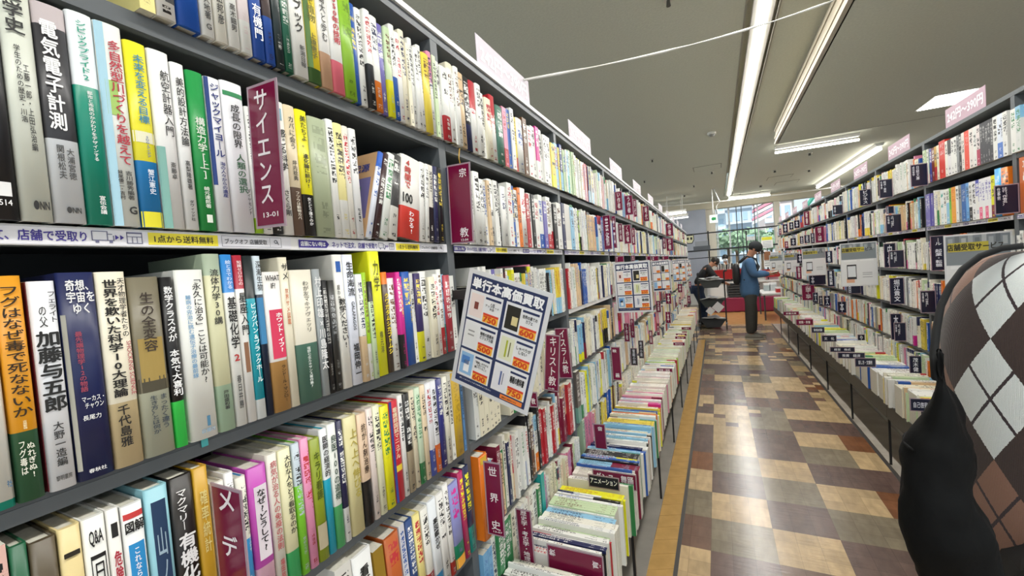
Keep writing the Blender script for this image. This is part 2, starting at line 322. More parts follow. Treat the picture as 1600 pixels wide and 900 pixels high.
# ---- lamps
M_TUBE = mat('lamp_glow', 'fffdf5', .5, emit=14.0)
st = empty('strip_lamp', (STRIP_X, 0, CEIL)); tag(st, 'long bright tube lamp line running in the ceiling trough above the aisle', 'lamp')
for k in range(12): MB().box(-.021, .021, -2.9+k*1.39, -2.9+k*1.39+1.382, -.010, .006).build('tube', M_TUBE, st)
MB().box(-.07, .07, -2.9, 13.8, .006, .04).build('housing', mat('lamp_housing', 'dcdad2', .5), st)
MB().box(-.105, .105, 10.3, 13.8, .04, .048).build('reflector', mat('lamp_reflector', 'c8d4da', .15, .6), st)
def tube_lamp(label, P, Q, r=.022, housing=True, drop=.05):
    P = Vector(P); Q = Vector(Q); t = empty('tube_lamp', tuple(P)); tag(t, label, 'lamp'); d = Q-P; n = d.cross(Vector((0, 0, 1))).normalized()
    MB().tube([(0, 0, -drop), tuple(d+Vector((0, 0, -drop)))], r, 10).build('tube', M_TUBE, t)
    for f_ in (.2, .8): c_ = d*f_; MB().box(c_[0]-.008, c_[0]+.008, c_[1]-.008, c_[1]+.008, c_[2]+.03, CEIL-P[2]+.004).build('hanger', mat('lamp_housing', 'dcdad2', .5), t)
    if housing:
        a = n*.035; MB().hexa([tuple(-a), tuple(d-a), tuple(d+a), tuple(a), tuple(-a*2+Vector((0, 0, .045))), tuple(d-a*2+Vector((0, 0, .045))), tuple(d+a*2+Vector((0, 0, .045))), tuple(a*2+Vector((0, 0, .045)))]).build('housing', mat('lamp_housing', 'dcdad2', .5), t)
    return t
zc = CEIL-.05
tube_lamp('crosswise tube lamp behind the corner of the cream moulding', at(1211, 234, Z=zc), at(1342, 213, Z=zc), .018)
tube_lamp('long slanting tube lamp over the neighbouring aisle', at(1277, 290, Z=zc), at(1375, 228, Z=zc), .028)
area('tube_lamp_light', (2.1*.74, 8.4, zc-.09), 1.0, .06, 14)
tube_lamp('thin crosswise tube lamp at the end of the light trough', at(1138, 310, Z=zc-.02), at(1203, 302, Z=zc-.02), .025)
tube_lamp('upper tube lamp over the far end of the shelves before the grey screen', at(1034, 334, Y=13.3), at(1072, 329, Y=13.3), .022)
tube_lamp('lower tube lamp over the far end of the shelves before the grey screen', at(1036, 341, Y=12.2), at(1075, 336, Y=12.2), .014)
pl = empty('panel_lamp', tuple(at(1475, 158, Z=SOF))); tag(pl, 'square bright ceiling panel lamp above the 242 yen sign', 'lamp')
q = [at(1430, 173, Z=SOF-.004), at(1462, 150, Z=SOF-.004), at(1524, 143, Z=SOF-.004), at(1490, 163, Z=SOF-.004)]; c0 = pl.location.copy()
xs = sorted(p[0]-c0[0] for p in q); ys = sorted(p[1]-c0[1] for p in q)
MB().box(xs[0], xs[3], ys[0], ys[3], -.006, .0).build('frame', mat('lamp_housing', 'dcdad2', .5), pl)
MB().box(xs[0]+.02, xs[3]-.02, ys[0]+.02, ys[3]-.02, -.012, -.004).build('diffuser', M_TUBE, pl)
area('panel_lamp_light', (c0[0], c0[1], SOF-.03), .4, .5, 22)
for (px_, py_), lab_ in (((1105, 262), 'thin rectangular ceiling hatch left of the light trough'), ((1229, 285), 'small rectangular ceiling grille beyond the crosswise lamp'), ((1172, 301), 'small ceiling grille right of the trough end'), ((1218, 277), 'pale ceiling marker strip above the rear beam')):
    q = at(px_, py_, Z=CEIL); t = empty('ceiling_hatch', tuple(q)); tag(t, lab_, 'hatch')
    MB().box(-.25, .25, -.22, .22, -.004, 0).build('frame', mat('hatch_edge', '8d8b7d', .8), t); MB().box(-.235, .235, -.205, .205, -.006, -.0041).build('panel', M_CEIL, t)
q = at(1112, 207, Z=CEIL); t = empty('smoke_detector', tuple(q)); tag(t, 'white round smoke detector left of the light trough', 'detector')
MB().tube([(0, 0, 0), (0, 0, -.03)], [.055, .055], 16).build('base', mat('detector_white', 'd4d2c8', .4), t); MB().tube([(0, 0, -.03), (0, 0, -.055)], [.04, .025], 14).build('sensor', mat('detector_grey', '7d7c75', .4), t)
# white cord across the aisle and the one at the rear
def cord(label, pts, r=.004):
    return tagm(MB().tube(pts, [r*(1+.5*math.sin(i*2.1)) for i in range(len(pts))], 6), 'cord', mat('white_cord', 'e4e2dc', .5), label, 'cord', True)
def span(P, Q, sag, n=14): return [P.lerp(Q, i/n)-Vector((0, 0, 4*sag*(i/n)*(1-i/n))) for i in range(n+1)]
cord('white twisted cord from the shelf top sign across the aisle ceiling', span(at(812, 126, X=-.64), at(1400, -40, Z=CEIL-.2), .06), .0042)
cord('white cord hung across the rear of the shop below the lamps', [at(1020, 318, Y=12.4)+Vector((-.3, 0, .0)), ]+span(at(1030, 323, Y=12.4), at(1350, 286, Y=12.4), .05)+[Vector((at(1350, 286, Y=12.4)[0]+.5, 12.4, CEIL))], .012)
# ================================================================== BOOKCASES
XL, XR = -0.626, 1.215
ZB = [0.358, 0.089, -0.185, -0.453, -0.720, -0.960]      # where the books stand, from the eye
BAY0, BAY = 0.037, 0.9
NAMES_L = ['science', 'religion', 'arts', 'essay', 'fifth', 'sixth', 'seventh', 'eighth', 'ninth', 'tenth', 'eleventh', 'twelfth']
ROW = ['top shelf', 'second shelf', 'third shelf', 'fourth shelf', 'fifth shelf', 'bottom shelf']
ORD = ['first', 'second', 'third', 'fourth', 'fifth', 'sixth', 'seventh', 'eighth', 'ninth', 'tenth', 'eleventh', 'twelfth', 'thirteenth', 'fourteenth', 'fifteenth', 'sixteenth', 'seventeenth', 'eighteenth', 'nineteenth']
TENS = ['twentieth', 'thirtieth', 'fortieth', 'fiftieth', 'sixtieth', 'seventieth', 'eightieth', 'ninetieth']; TEN2 = ['twenty', 'thirty', 'forty', 'fifty', 'sixty', 'seventy', 'eighty', 'ninety']
def ordw(n):
    if n < 20: return ORD[n-1]
    t, u = divmod(n, 10)
    return TENS[t-2] if u == 0 else TEN2[t-2]+'-'+ORD[u-1]
def bookcase(side, k, label):
    """one bay: local x runs from the front (0) back into the case (negative), y along the aisle, z from the floor"""
    y0 = BAY0+k*BAY if side == 'L' else .888+k*BAY
    X = XL if side == 'L' else XR
    r = empty('bookcase', (X, y0 if side == 'L' else y0+BAY, 0), 0 if side == 'L' else math.pi)
    tag(r, label, 'bookcase', 'bookcases with science and religion signs' if side == 'L' else 'bookcases with dark blue name plates')
    D = .27
    for n, (a, b) in enumerate(((-.012, .0), (BAY-.03, BAY-.002))) if False else [(1, (BAY-.030, BAY-.0005))]+([(0, (-.030, -.0005))] if k == 0 else []):
        MB().box(-.03, 0, a, b, .05, EYE+.612).box(-D, -.03, a+.008, b-.008, .05, EYE+.612).build('upright', M_SHELF, r)
    MB().box(-D-.01, -D, 0, BAY, .05, EYE+.61).build('back_panel', M_DARK, r)
    for j, z in enumerate(ZB):
        zt = EYE+z-.0015; lip = .022 if j != 5 else .05
        m = M_SHELF
        sb = MB().box(-D+.001, -.001, .001, BAY-.031, zt-.006, zt).box(-.012, .0, .001, BAY-.031, zt-lip, zt-.0061).build('shelf_board', m, r)
        if j in (1,) or (side == 'L' and k >= 2 and j == 2):
            MB().box(.0005, .0025, .004, BAY-.034, zt-.0215, zt-.0005).build('price_strip', M_WHITE, sb)
    MB().box(-D, 0.0, -.0, BAY-.0005, EYE+.613, EYE+.633).build('top_cap', M_SHELF, r)
    if side == 'L': MB().box(-.02, .006, 0, BAY-.0005, EYE+.634, EYE+.648).build('top_rail', M_LIGHTRAIL, r)
    MB().box(-D, -.002, .001, BAY-.002, .0, EYE-1.012).build('plinth', mat('plinth_grey', 'aaa69e', .4), r)
    # dark step in front of the bottom shelf
    MB().box(.0, .018, 0, BAY-.001, EYE-1.012, EYE-.985).box(.013, .018, 0, BAY-.001, EYE-1.05, EYE-1.012).build('front_ledge', M_SHELF, r)
    return r
TR_B = -1.07    # tray bottom from the eye
def tray(side, k, label):
    y0 = BAY0+k*BAY if side == 'L' else .888+k*BAY
    X = XL if side == 'L' else XR
    r = empty('display_tray', (X, y0 if side == 'L' else y0+BAY, 0), 0 if side == 'L' else math.pi)
    tag(r, label, 'display tray', 'book trays below the bookcases')
    MB().box(.020, .240, 0, BAY-.004, EYE+TR_B-.02, EYE+TR_B).build('tray_bottom', M_SHELF, r)
    MB().box(.2405, .245, 0, BAY-.004, EYE+TR_B-(.02 if side == 'L' else .10), EYE+TR_B+.004).build('front_lip', mat('tray_lip_metal', '44443f', .5), r)
    for y in (BAY-.03,):
        MB().box(.222, .234, y, y+.012, 0.001, EYE+TR_B-.036)  .box(.12, .239, y-.004, y+.016, EYE+TR_B-.034, EYE+TR_B-.0205).build('leg', M_BLACK, r)
        MB().tube([(.228, y+.006, EYE+TR_B-.09), (.10, y+.006, EYE+TR_B-.03)], .004, 6).build('brace', M_BLACK, r)
    MB().tube([(.236, 0, EYE+TR_B-.06), (.236, BAY-.004, EYE+TR_B-.06)], .004, 6).build('lower_rail', M_BLACK, r)
    return r
BACKS = ['with the big maroon science plate', 'with the maroon religion plate and leaning framed leaflet', 'with the maroon arts plate', 'where the second framed leaflet hangs', 'just past the second framed leaflet']
for k in range(12):
    a = BACKS[k] if k < 5 else '%s bay from the science plate' % ordw(k+1)
    bookcase('L', k, 'grey metal bookcase '+a+(', left of the aisle' if k > 4 else ''))
for k in range(1, 9): tray('L', k, 'low grey tray of big books below the %s bookcase, left of the aisle' % NAMES_L[k])
for k in range(1, 11):
    bookcase('R', k, 'grey metal bookcase with dark blue plates, %s from the near end, right of the aisle' % ordw(k))
    if k < 10: tray('R', k, 'low grey book tray, %s from the near end, right of the aisle' % ordw(k))
# writing on the price strips
PUR = ink('3d2f8f'); YEL = mat('strip_yellow', 'f2e23a', .5); INKB = ink('202028')
def TX(x, y, z, sx=1):  # text plane facing +X : text x -> +y, text y -> +z
    return Matrix(((0, 0, 1, x), (1, 0, 0, y), (0, 1, 0, z), (0, 0, 0, 1)))
def strip_art(side, k):
    y0 = BAY0+k*BAY if side == 'L' else .888+k*BAY
    X = (XL if side == 'L' else XR)
    for h in range(2):
        s0 = h*.434 - (.008 if h == 0 else 0)
        z = EYE+ZB[1]-.0125
        e = empty('web_order_label', (X, y0+s0, z) if side == 'L' else (X, y0+BAY-s0, z), 0 if side == 'L' else math.pi)
        tag(e, 'white online order label with purple writing, %s half of the %s bookcase on the %s' % (('near', 'far')[h] if side == 'L' else ('far', 'near')[h], ordw(k+1) if side == 'L' else ordw(k), 'left' if side == 'L' else 'right'), 'shelf label', 'online order labels')
        x = .0032; far = (k > 2)
        MB().box(.0026, x, .006, .432, -.0095, .0085).build('label_card', mat('label_card', 'e9e8ee', .35), e)
        pts = [(x+.0004, .004, -.0065), (x+.0004, .059, -.0065), (x+.0004, .065, 0), (x+.0004, .059, .0065), (x+.0004, .004, .0065)]
        obj('arrow_banner', pts, [(0, 1, 2, 3, 4)], PUR, e)
        if far and side == 'L' and k > 4: 
            continue
        lettering('slogan', '店頭にない時は', ink('ffffff'), e, TX(x+.0008, .032, 0), .050, .0085, .02)
        lettering('slogan', 'ネットで注文、店舗で受取り', PUR, e, TX(x+.0006, .1275, 0), .113, .0115, .02)
        def boxes(name, m, L_, dy, y_=(.0003, .0006)):
            t = MB()
            for (a, b, c, d) in L_: t.box(x+y_[0], x+y_[1], a+dy, b+dy, c, d)
            t.build(name, m, e)
        boxes('truck_drawing', ink('6a6a8a'), ((.266, .280, -.004, -.0032), (.266, .280, .006, .0068), (.266, .2668, -.004, .006), (.2793, .280, -.004, .006), (.280, .2855, -.004, -.0032), (.280, .284, .003, .0038), (.2847, .2855, -.004, .002), (.269, .272, -.0065, -.004), (.281, .284, -.0065, -.004)), -.078)
        obj('arrow_marks', [(x+.0005, .2085, -.003), (x+.0005, .2120, 0), (x+.0005, .2085, .003), (x+.0005, .2130, -.003), (x+.0005, .2165, 0), (x+.0005, .2130, .003)], [(0, 1, 2), (3, 4, 5)], PUR, e)
        boxes('shop_drawing', ink('6a6a8a'), ((.309, .324, -.0065, -.0058), (.309, .324, .005, .0068), (.309, .3097, -.0065, .006), (.3233, .324, -.0065, .006), (.309, .324, .001, .0017), (.3140, .3146, -.0065, .001), (.3185, .3191, -.0065, .001)), -.090)
        MB().box(x+.0001, x+.0003, .240, .320, -.0075, .0075).build('yellow_pill', YEL, e)
        lettering('slogan', '1点から送料無料', INKB, e, TX(x+.0008, .280, 0), .068, .0095, .012)
        boxes('search_box', ink('8a8a90'), ((.325, .415, -.0075, -.0070), (.325, .415, .0070, .0075), (.325, .3255, -.0075, .0075), (.4145, .415, -.0075, .0075), (.396, .3963, -.0075, .0075)), 0, (.0001, .0003))
        lettering('slogan', 'ブックオフ 店舗受取', INKB, e, TX(x+.0006, .360, 0), .062, .0075, .01)
        MB().tube([(x+.0005, .4055+.0025*math.cos(a*.785), .0012+.0025*math.sin(a*.785)) for a in range(9)]+[(x+.0005, .4100, -.0035)], .0005, 4).build('magnifier', INKB, e)
for k in range(12): strip_art('L', k)
for k in range(1, 5): strip_art('R', k)
# ================================================================== BOOKS
def book_material():
    m = bpy.data.materials.new('book_cover'); m.use_nodes = True; N = m.node_tree.nodes; L = m.node_tree.links; b = N['Principled BSDF']
    def A(n):
        a = N.new('ShaderNodeAttribute'); a.attribute_name = n; return a
    def M(op, a, b_=None, c=None):
        n = N.new('ShaderNodeMath'); n.operation = op
        for i, v in enumerate((a, b_, c)):
            if v is None: continue
            if isinstance(v, (int, float)): n.inputs[i].default_value = v
            else: L.new(v, n.inputs[i])
        return n.outputs[0]
    def MIX(f, x, y):
        n = N.new('ShaderNodeMix'); n.data_type = 'RGBA'; L.new(f, n.inputs[0]); L.new(x, n.inputs[6]); L.new(y, n.inputs[7]); return n.outputs[2]
    uv = N.new('ShaderNodeUVMap'); uv.uv_map = 'UVMap'; su = N.new('ShaderNodeSeparateXYZ'); L.new(uv.outputs[0], su.inputs[0]); u, v = su.outputs[0], su.outputs[1]
    cA, cB, cC, cD, pp = A('cA'), A('cB'), A('cC'), A('cD'), A('pp')
    sp = N.new('ShaderNodeSeparateColor'); L.new(pp.outputs['Color'], sp.inputs[0]); seed, asp, tl = sp.outputs[0], sp.outputs[1], sp.outputs[2]
    band = M('LESS_THAN', v, cB.outputs['Alpha']); top = M('GREATER_THAN', v, M('SUBTRACT', 1.0, cD.outputs['Alpha']))
    base = MIX(top, MIX(band, cA.outputs['Color'], cB.outputs['Color']), cD.outputs['Color'])
    def wn(x, y, z):
        c = N.new('ShaderNodeCombineXYZ'); 
        for i, q in enumerate((x, y, z)):
            if isinstance(q, (int, float)): c.inputs[i].default_value = q
            else: L.new(q, c.inputs[i])
        w_ = N.new('ShaderNodeTexWhiteNoise'); w_.noise_dimensions = '3D'; L.new(c.outputs[0], w_.inputs['Vector']); return w_.outputs['Value']
    def column(scale, half, uc, v0, v1, sd):
        # cells of one glyph each along the spine, strokes at random inside
        g = M('MULTIPLY', M('MULTIPLY', v, asp), scale); cid = M('FLOOR', g); fy = M('FRACT', g)
        fx = M('ADD', M('MULTIPLY', M('SUBTRACT', u, uc), scale), .5)
        inx = M('MULTIPLY', M('GREATER_THAN', fx, .10), M('LESS_THAN', fx, .90)); iny = M('MULTIPLY', M('GREATER_THAN', fy, .10), M('LESS_THAN', fy, .90))
        k = M('ADD', M('MULTIPLY', cid, 3.1), M('ADD', seed, sd))
        hs = M('GREATER_THAN', wn(M('FLOOR', M('MULTIPLY', fx, 2.2)), M('FLOOR', M('MULTIPLY', fy, 7.0)), k), .44)
        vs = M('GREATER_THAN', wn(M('FLOOR', M('MULTIPLY', fx, 7.0)), M('FLOOR', M('MULTIPLY', fy, 2.2)), M('ADD', k, 5.5)), .54)
        dot = M('GREATER_THAN', wn(M('FLOOR', M('MULTIPLY', fx, 6.0)), M('FLOOR', M('MULTIPLY', fy, 6.0)), M('ADD', k, 9.5)), .24)
        st = M('MULTIPLY', M('MAXIMUM', hs, vs), dot)
        rng = M('MULTIPLY', M('GREATER_THAN', v, v0), M('LESS_THAN', v, v1)); on = M('GREATER_THAN', wn(k, 1.5, 2.5), .10)
        return M('MULTIPLY', M('MULTIPLY', st, M('MULTIPLY', inx, iny)), M('MULTIPLY', rng, on))
    t1 = column(1.28, 0, .5, M('SUBTRACT', .93, M('MULTIPLY', tl, .55)), .93, .3)
    t2 = column(2.4, 0, .5, .15, M('ADD', .17, M('MULTIPLY', wn(seed, 4.5, 0.5), .15)), 7.7)
    t3 = column(3.0, 0, .86, .45, .9, 3.3); t3 = M('MULTIPLY', t3, M('GREATER_THAN', wn(seed, 1.2, 8.0), .62))
    t4 = column(1.9, 0, .5, .03, .075, 13.7)
    t = M('MAXIMUM', M('MAXIMUM', t1, t2), M('MAXIMUM', t3, t4)); t = M('MULTIPLY', t, cC.outputs['Alpha'])
    ik = MIX(band, cC.outputs['Color'], cA.outputs['Color'])
    c = MIX(t, base, ik); L.new(c, b.inputs['Base Color'])
    b.inputs['Roughness'].default_value = .34; b.inputs['Specular IOR Level'].default_value = .5
    tc = N.new('ShaderNodeTexCoord'); n = N.new('ShaderNodeTexNoise'); n.inputs['Scale'].default_value = 60; L.new(tc.outputs['Object'], n.inputs['Vector'])
    bp = N.new('ShaderNodeBump'); bp.inputs['Strength'].default_value = .12; bp.inputs['Distance'].default_value = .002; L.new(n.outputs['Fac'], bp.inputs['Height']); L.new(bp.outputs[0], b.inputs['Normal'])
    return m
M_BOOK = book_material()
PAL = dict(w='e6e6e1', W='d9dbd8', c='e3ddc6', y='e2cb4a', Y='e3e021', r='b42a34', p='d98aa6', P='cf2a8e', b='2457a8', n='1f2752', k='1d1d20', g='2f7f4b', G='9cc52a', t='1f9c93', o='e0771f', m='7b1738',
           v='6f68ad', a='8e9192', B='6a4a32', l='8fc0dc', e='d9bd96', q='c3d6ad', s='4f7a6a', x='b8342a', z='e9e6da')
NAMEC = dict(w='white', W='pale grey', c='cream', y='mustard yellow', Y='bright yellow', r='red', p='pink', P='magenta', b='blue', n='navy', k='black', g='green', G='lime green', t='teal', o='orange', m='maroon',
             v='violet', a='grey', B='brown', l='light blue', e='beige', q='pale green', s='sage green', x='brick red', z='off-white')
def hexof(c): return PAL.get(c, c)
def lum(h): c = lin(hexof(h)); return .3*c[0]+.6*c[1]+.1*c[2]
def cname(h):
    if h in NAMEC: return NAMEC[h]
    c = lin(h); best = min(NAMEC, key=lambda k: sum((a-b)**2 for a, b in zip([q**.45 for q in c[:3]], [q**.45 for q in lin(PAL[k])[:3]]))); return NAMEC[best]
BOOKS = []      # every book of the place, as a record
def rec(frame, y, z, w, h, d, cov, **k):
    """frame: 'L','R' (standing, spine to the aisle) or 'LT','RT' (in a tray, spine up)"""
    r = dict(frame=frame, y=y, z=z, w=w, h=h, d=d, cov=cov, band=None, bf=0.0, top=None, tf=0.0, ink=None, dens=1.0, tl=random.random(), seed=random.random()*50, lean=0.0, dx=0.0, T=(), side=None, extra=(), desc=None, where=None)
    r.update(k)
    if r['ink'] is None: r['ink'] = 'k' if lum(cov) > .22 else 'w'
    BOOKS.append(r); return r
def book_matrix(r):
    f = r['frame']; z = r['z']+EYE
    if f == 'L': B = Matrix.Translation((XL+.012+r['dx'], r['y'], z))
    elif f == 'R': B = Matrix.Translation((XR-.012-r['dx'], r['y']+r['w'], z)) @ Matrix.Rotation(math.pi, 4, 'Z')
    elif f == 'LT': # local z -> -X, x -> +Z, y -> +Y ; foot of the book on the aisle side
        B = Matrix.Translation((r['x'], r['y'], z)) @ Matrix(((0, 0, -1, 0), (0, 1, 0, 0), (1, 0, 0, 0), (0, 0, 0, 1)))
    else:           # local z -> +X, x -> +Z, y -> -Y
        B = Matrix.Translation((r['x'], r['y']+r['w'], z)) @ Matrix(((0, 0, 1, 0), (0, -1, 0, 0), (1, 0, 0, 0), (0, 0, 0, 1)))
    if r['lean']: 
        if f in ('L', 'R'):
            pv = Matrix.Translation((0, r['w'] if r['lean'] > 0 else 0, 0)); B = B @ pv @ Matrix.Rotation(-math.radians(r['lean']), 4, 'X') @ pv.inverted()
        else: B = B @ Matrix.Translation((-r['d'], 0, 0)) @ Matrix.Rotation(math.radians(r['lean']), 4, 'Z') @ Matrix.Translation((r['d'], 0, 0))
    return B
def book_geo(r, fine):
    """vertices, faces, per-face (material, [uv...]); spine looks to +x, thickness 0..w along y, height 0..h along z"""
    w, h, d = r['w'], r['h'], r['d']; V = []; F = []; MI = []; UV = []
    if not fine:
        i = .0025; 
        V = [(-d, 0, 0), (0, 0, 0), (0, w, 0), (-d, w, 0), (-d, 0, h), (0, 0, h), (0, w, h), (-d, w, h)]
        F = [(1, 2, 6, 5), (0, 1, 5, 4), (2, 3, 7, 6), (3, 0, 4, 7), (3, 2, 1, 0), (4, 5, 6, 7)]
        MI = [0, 0, 0, 1, 1, 1]; UV = [[(0, 0), (1, 0), (1, 1), (0, 1)], [(-9, 0), (-5, 0), (-5, 1), (-9, 1)], [(-5, 0), (-9, 0), (-9, 1), (-5, 1)]]+[[(-9, 0)]*4]*3
        return V, F, MI, UV
    t = .0016; g = min(.0022, w*.12); out = [(-d, 0), (-.003, 0)]; n = 6
    for k in range(n+1):
        a = -math.pi/2+math.pi*k/n; out.append((-.002+(g+.002)*math.cos(a)**.7 if abs(math.cos(a)) > 1e-6 else -.002, w/2+w/2*math.sin(a)*(.999)))
    out += [(-.003, w), (-d, w)]
    inn = [(-d, t), (-.004, t), (-.004, w-t), (-d, w-t)]
    no = len(out)
    for z in (0, h): V += [(x, y, z) for x, y in out]
    for z in (0, h): V += [(x, y, z) for x, y in inn]
    for k in range(no-1):
        F.append((k, k+1, no+k+1, no+k)); MI.append(0)
        u0, u1 = (out[k][1]/w, out[k+1][1]/w) if 1 <= k < no-2 else (-9, -5)
        UV.append([(u0, 0), (u1, 0), (u1, 1), (u0, 1)])
    ib = 2*no
    for k in range(3): F.append((ib+k+1, ib+k, ib+4+k, ib+4+k+1)); MI.append(0); UV.append([(-9, .5)]*4)
    mid = no//2
    for base, ibb, vv, flip in ((0, ib, 0.0, True), (no, ib+4, 1.0, False)):
        polys = [(base+0, base+1, ibb+1, ibb+0), (base+no-2, base+no-1, ibb+3, ibb+2), tuple([base+q for q in range(1, no-1)])+(ibb+2, ibb+1)]
        for p_ in polys:
            F.append(p_[::-1] if flip else p_); MI.append(0); UV.append([(-9, vv)]*len(p_))
    F += [(0, ib, ib+4, no), (no-1, 2*no-1, ib+7, ib+3)]; MI += [0, 0]; UV += [[(-9, .5)]*4]*2
    return V, F, MI, UV
def set_attrs(me, loops, UVs, recs_per_loop):
    uvl = me.uv_layers.new(name='UVMap'); uvl.data.foreach_set('uv', np.array(UVs, np.float32).ravel())
    for n in ('cA', 'cB', 'cC', 'cD', 'pp'):
        a = me.color_attributes.new(n, 'FLOAT_COLOR', 'CORNER'); a.data.foreach_set('color', np.asarray(recs_per_loop[n], np.float32).ravel())
def colsof(r):
    cv = lin(hexof(r['cov'])); 
    return dict(cA=cv, cB=lin(hexof(r['band'] or r['cov']), r['bf']), cC=lin(hexof(r['ink']), 0.0 if r['T'] and r['T'] != 'p' else r['dens']), cD=lin(hexof(r['top'] or r['cov']), r['tf']), pp=(r['seed'], r['h']/r['w'], .5+.5*r['tl'], 1))
def mesh_of(r, fine):
    V, F, MI, UV = book_geo(r, fine); me = bpy.data.meshes.new('book'); me.from_pydata(V, [], F); me.materials.append(M_BOOK); me.materials.append(M_PAPER)
    me.polygons.foreach_set('material_index', MI); fl = [q for u in UV for q in u]; c = colsof(r); n = len(fl)
    set_attrs(me, n, fl, {k: np.tile(np.array(v, np.float32), (n, 1)) for k, v in c.items()})
    if fine: me.polygons.foreach_set('use_smooth', [0 < i < len(UV) and UV[i][0][0] >= 0 and mi == 0 for i, mi in enumerate(MI)])
    return me
M_TITLE = {}
def make_book(r, fine):
    me = mesh_of(r, fine); o = bpy.data.objects.new('book', me); COL.objects.link(o); o.matrix_world = book_matrix(r)
    w, h, d = r['w'], r['h'], r['d']
    if fine:
        i = .0028
        MB().box(-d+.002, -.0042, .0017, w-.0017, i, h-i).build('page_block', M_PAPER, o)
        if r['side']:
            MB().box(-d+.001, -.0035, -.0007, -.0001, .0005, h-.0005).build('cover_face', ink(hexof(r['side'])), o)
        if r.get('face'):
            for n_, c_, a0, a1, b0, b1 in r['face']: MB().box(-d+d*a0, -d+d*a1, -.0011, -.0006, h*b0, h*b1).build(n_, ink(hexof(c_)), o)
            lettering('title', r['face_title'], ink('3a3f7a'), o, Matrix(((1, 0, 0, -d*.38), (0, 0, -1, -.0014), (0, 1, 0, h*.82), (0, 0, 0, 1))), d*.5, h*.10, .03)
        for e in r['extra']:   # coloured fields on the spine: (colour, u0, u1, v0, v1, name)
            g = min(.0022, w*.12); fv = []; ff = []; nn = 6
            for q in range(nn+1):
                uu = min(.995, max(.005, e[1]+(e[2]-e[1])*q/nn)); xx = -.002+(g+.002)*max(0, math.cos(math.asin(2*uu-1)))**.7+.00035
                fv += [(xx, w*uu, h*e[3]), (xx, w*uu, h*min(e[4], .998))]
                if q: ff.append((2*q-2, 2*q, 2*q+1, 2*q-1))
            obj(e[5] if len(e) > 5 else 'printed_field', fv, ff, ink(hexof(e[0])), o)
        if r['T'] and r['T'] != 'p':
            for q in r['T']:
                s, ik, uc, v1, v0 = q[:5]; wf = q[5] if len(q) > 5 else .68; mode = q[6] if len(q) > 6 else 'v'; bold = q[7] if len(q) > 7 else .012
                mt = ink(hexof(ik))
                if mode == 'v':
                    n = max(1, len(s)); H = (v1-v0)*h; W = min(w*wf, H/n*1.25)
                    lettering('title', vert(s), mt, o, TX(.0031, w*uc, h*(v1+v0)/2), W, H*.97, bold, spacing=1.0)
                elif mode == 'h': lettering('title', s, mt, o, TX(.0031, w*uc, h*(v1+v0)/2), w*wf, (v1-v0)*h, bold)
                else:            # rotated: the line reads downwards
                    lettering('title', s, mt, o, TX(.0031, w*uc, h*(v1+v0)/2) @ Matrix.Rotation(-math.pi/2, 4, 'Z'), (v1-v0)*h, w*wf, bold)
    return o
def far_books(name, recs):
    V = []; F = []; MI = []; UV = []; at_ = {k: [] for k in ('cA', 'cB', 'cC', 'cD', 'pp')}
    for r in recs:
        v, f, mi, uv = book_geo(r, False); B = book_matrix(r); n = len(V); Bn = np.array(B); P = np.c_[np.array(v), np.ones(len(v))] @ Bn.T
        V += [tuple(p[:3]) for p in P]; F += [tuple(n+i for i in q) for q in f]; MI += mi; fl = [q for u in uv for q in u]; UV += fl; c = colsof(r)
        for k in at_: at_[k] += [c[k]]*len(fl)
    me = bpy.data.meshes.new(name); me.from_pydata(V, [], F); me.materials.append(M_BOOK); me.materials.append(M_PAPER); me.polygons.foreach_set('material_index', MI)
    set_attrs(me, len(UV), UV, at_); o = bpy.data.objects.new(name, me); COL.objects.link(o); return o
RB = random.Random(11)
def rnd_style(rb, pal):
    c = rb.choice(pal); st = {}
    if rb.random() < .20: st['band'] = rb.choice('rYbokgplyPwme'); st['bf'] = rb.uniform(.2, .45)
    if rb.random() < .12: st['top'] = rb.choice('rYbgknwl'); st['tf'] = rb.uniform(.06, .3)
    if lum(c) > .3: st['ink'] = rb.choice('kkkkknbrakgB')
    return c, st
PW = 'wwwwwwwwwwwwcccczzzzWWWepqlYyrbnkgvak'
def row_px(frame, j, toks, start, X=None, zref=None, lean=0, h=None, d=.14, k=None, hs=(.188, .212)):
    """toks: 'w9 c+y8 ...' colour (+ band colour) and width in photo pixels, measured along the line where the books stand"""
    z = ZB[j]; zr = z if zref is None else zref; x = start; Xs = (XL+.012 if frame == 'L' else XR-.012) if X is None else X
    for t in toks.split():
        c = t[0]; band = None; i = 1; wpx = ''
        top = None
        while i < len(t) and t[i] in '+^':
            if t[i] == '+': band = t[i+1]
            else: top = t[i+1]
            i += 2
        wpx = float(t[i:]); ya, yb = y_at(x, Xs, zr+EYE), y_at(x+wpx, Xs, zr+EYE)
        x += wpx
        if c == '_': continue
        st = dict(ink=RB.choice('kkkknbrB') if lum(c) > .3 else RB.choice('wwwy'))
        if band: st.update(band=band, bf=RB.uniform(.25, .45))
        if top: st.update(top=top, tf=RB.uniform(.12, .4))
        y0, y1 = min(ya, yb), max(ya, yb)
        rec(frame, y0, z, y1-y0-.0004, RB.uniform(*hs) if h is None else h, d+RB.uniform(-.02, .01), c, lean=lean, dx=RB.uniform(-.006, .006), where=(k or 0, j), **st)
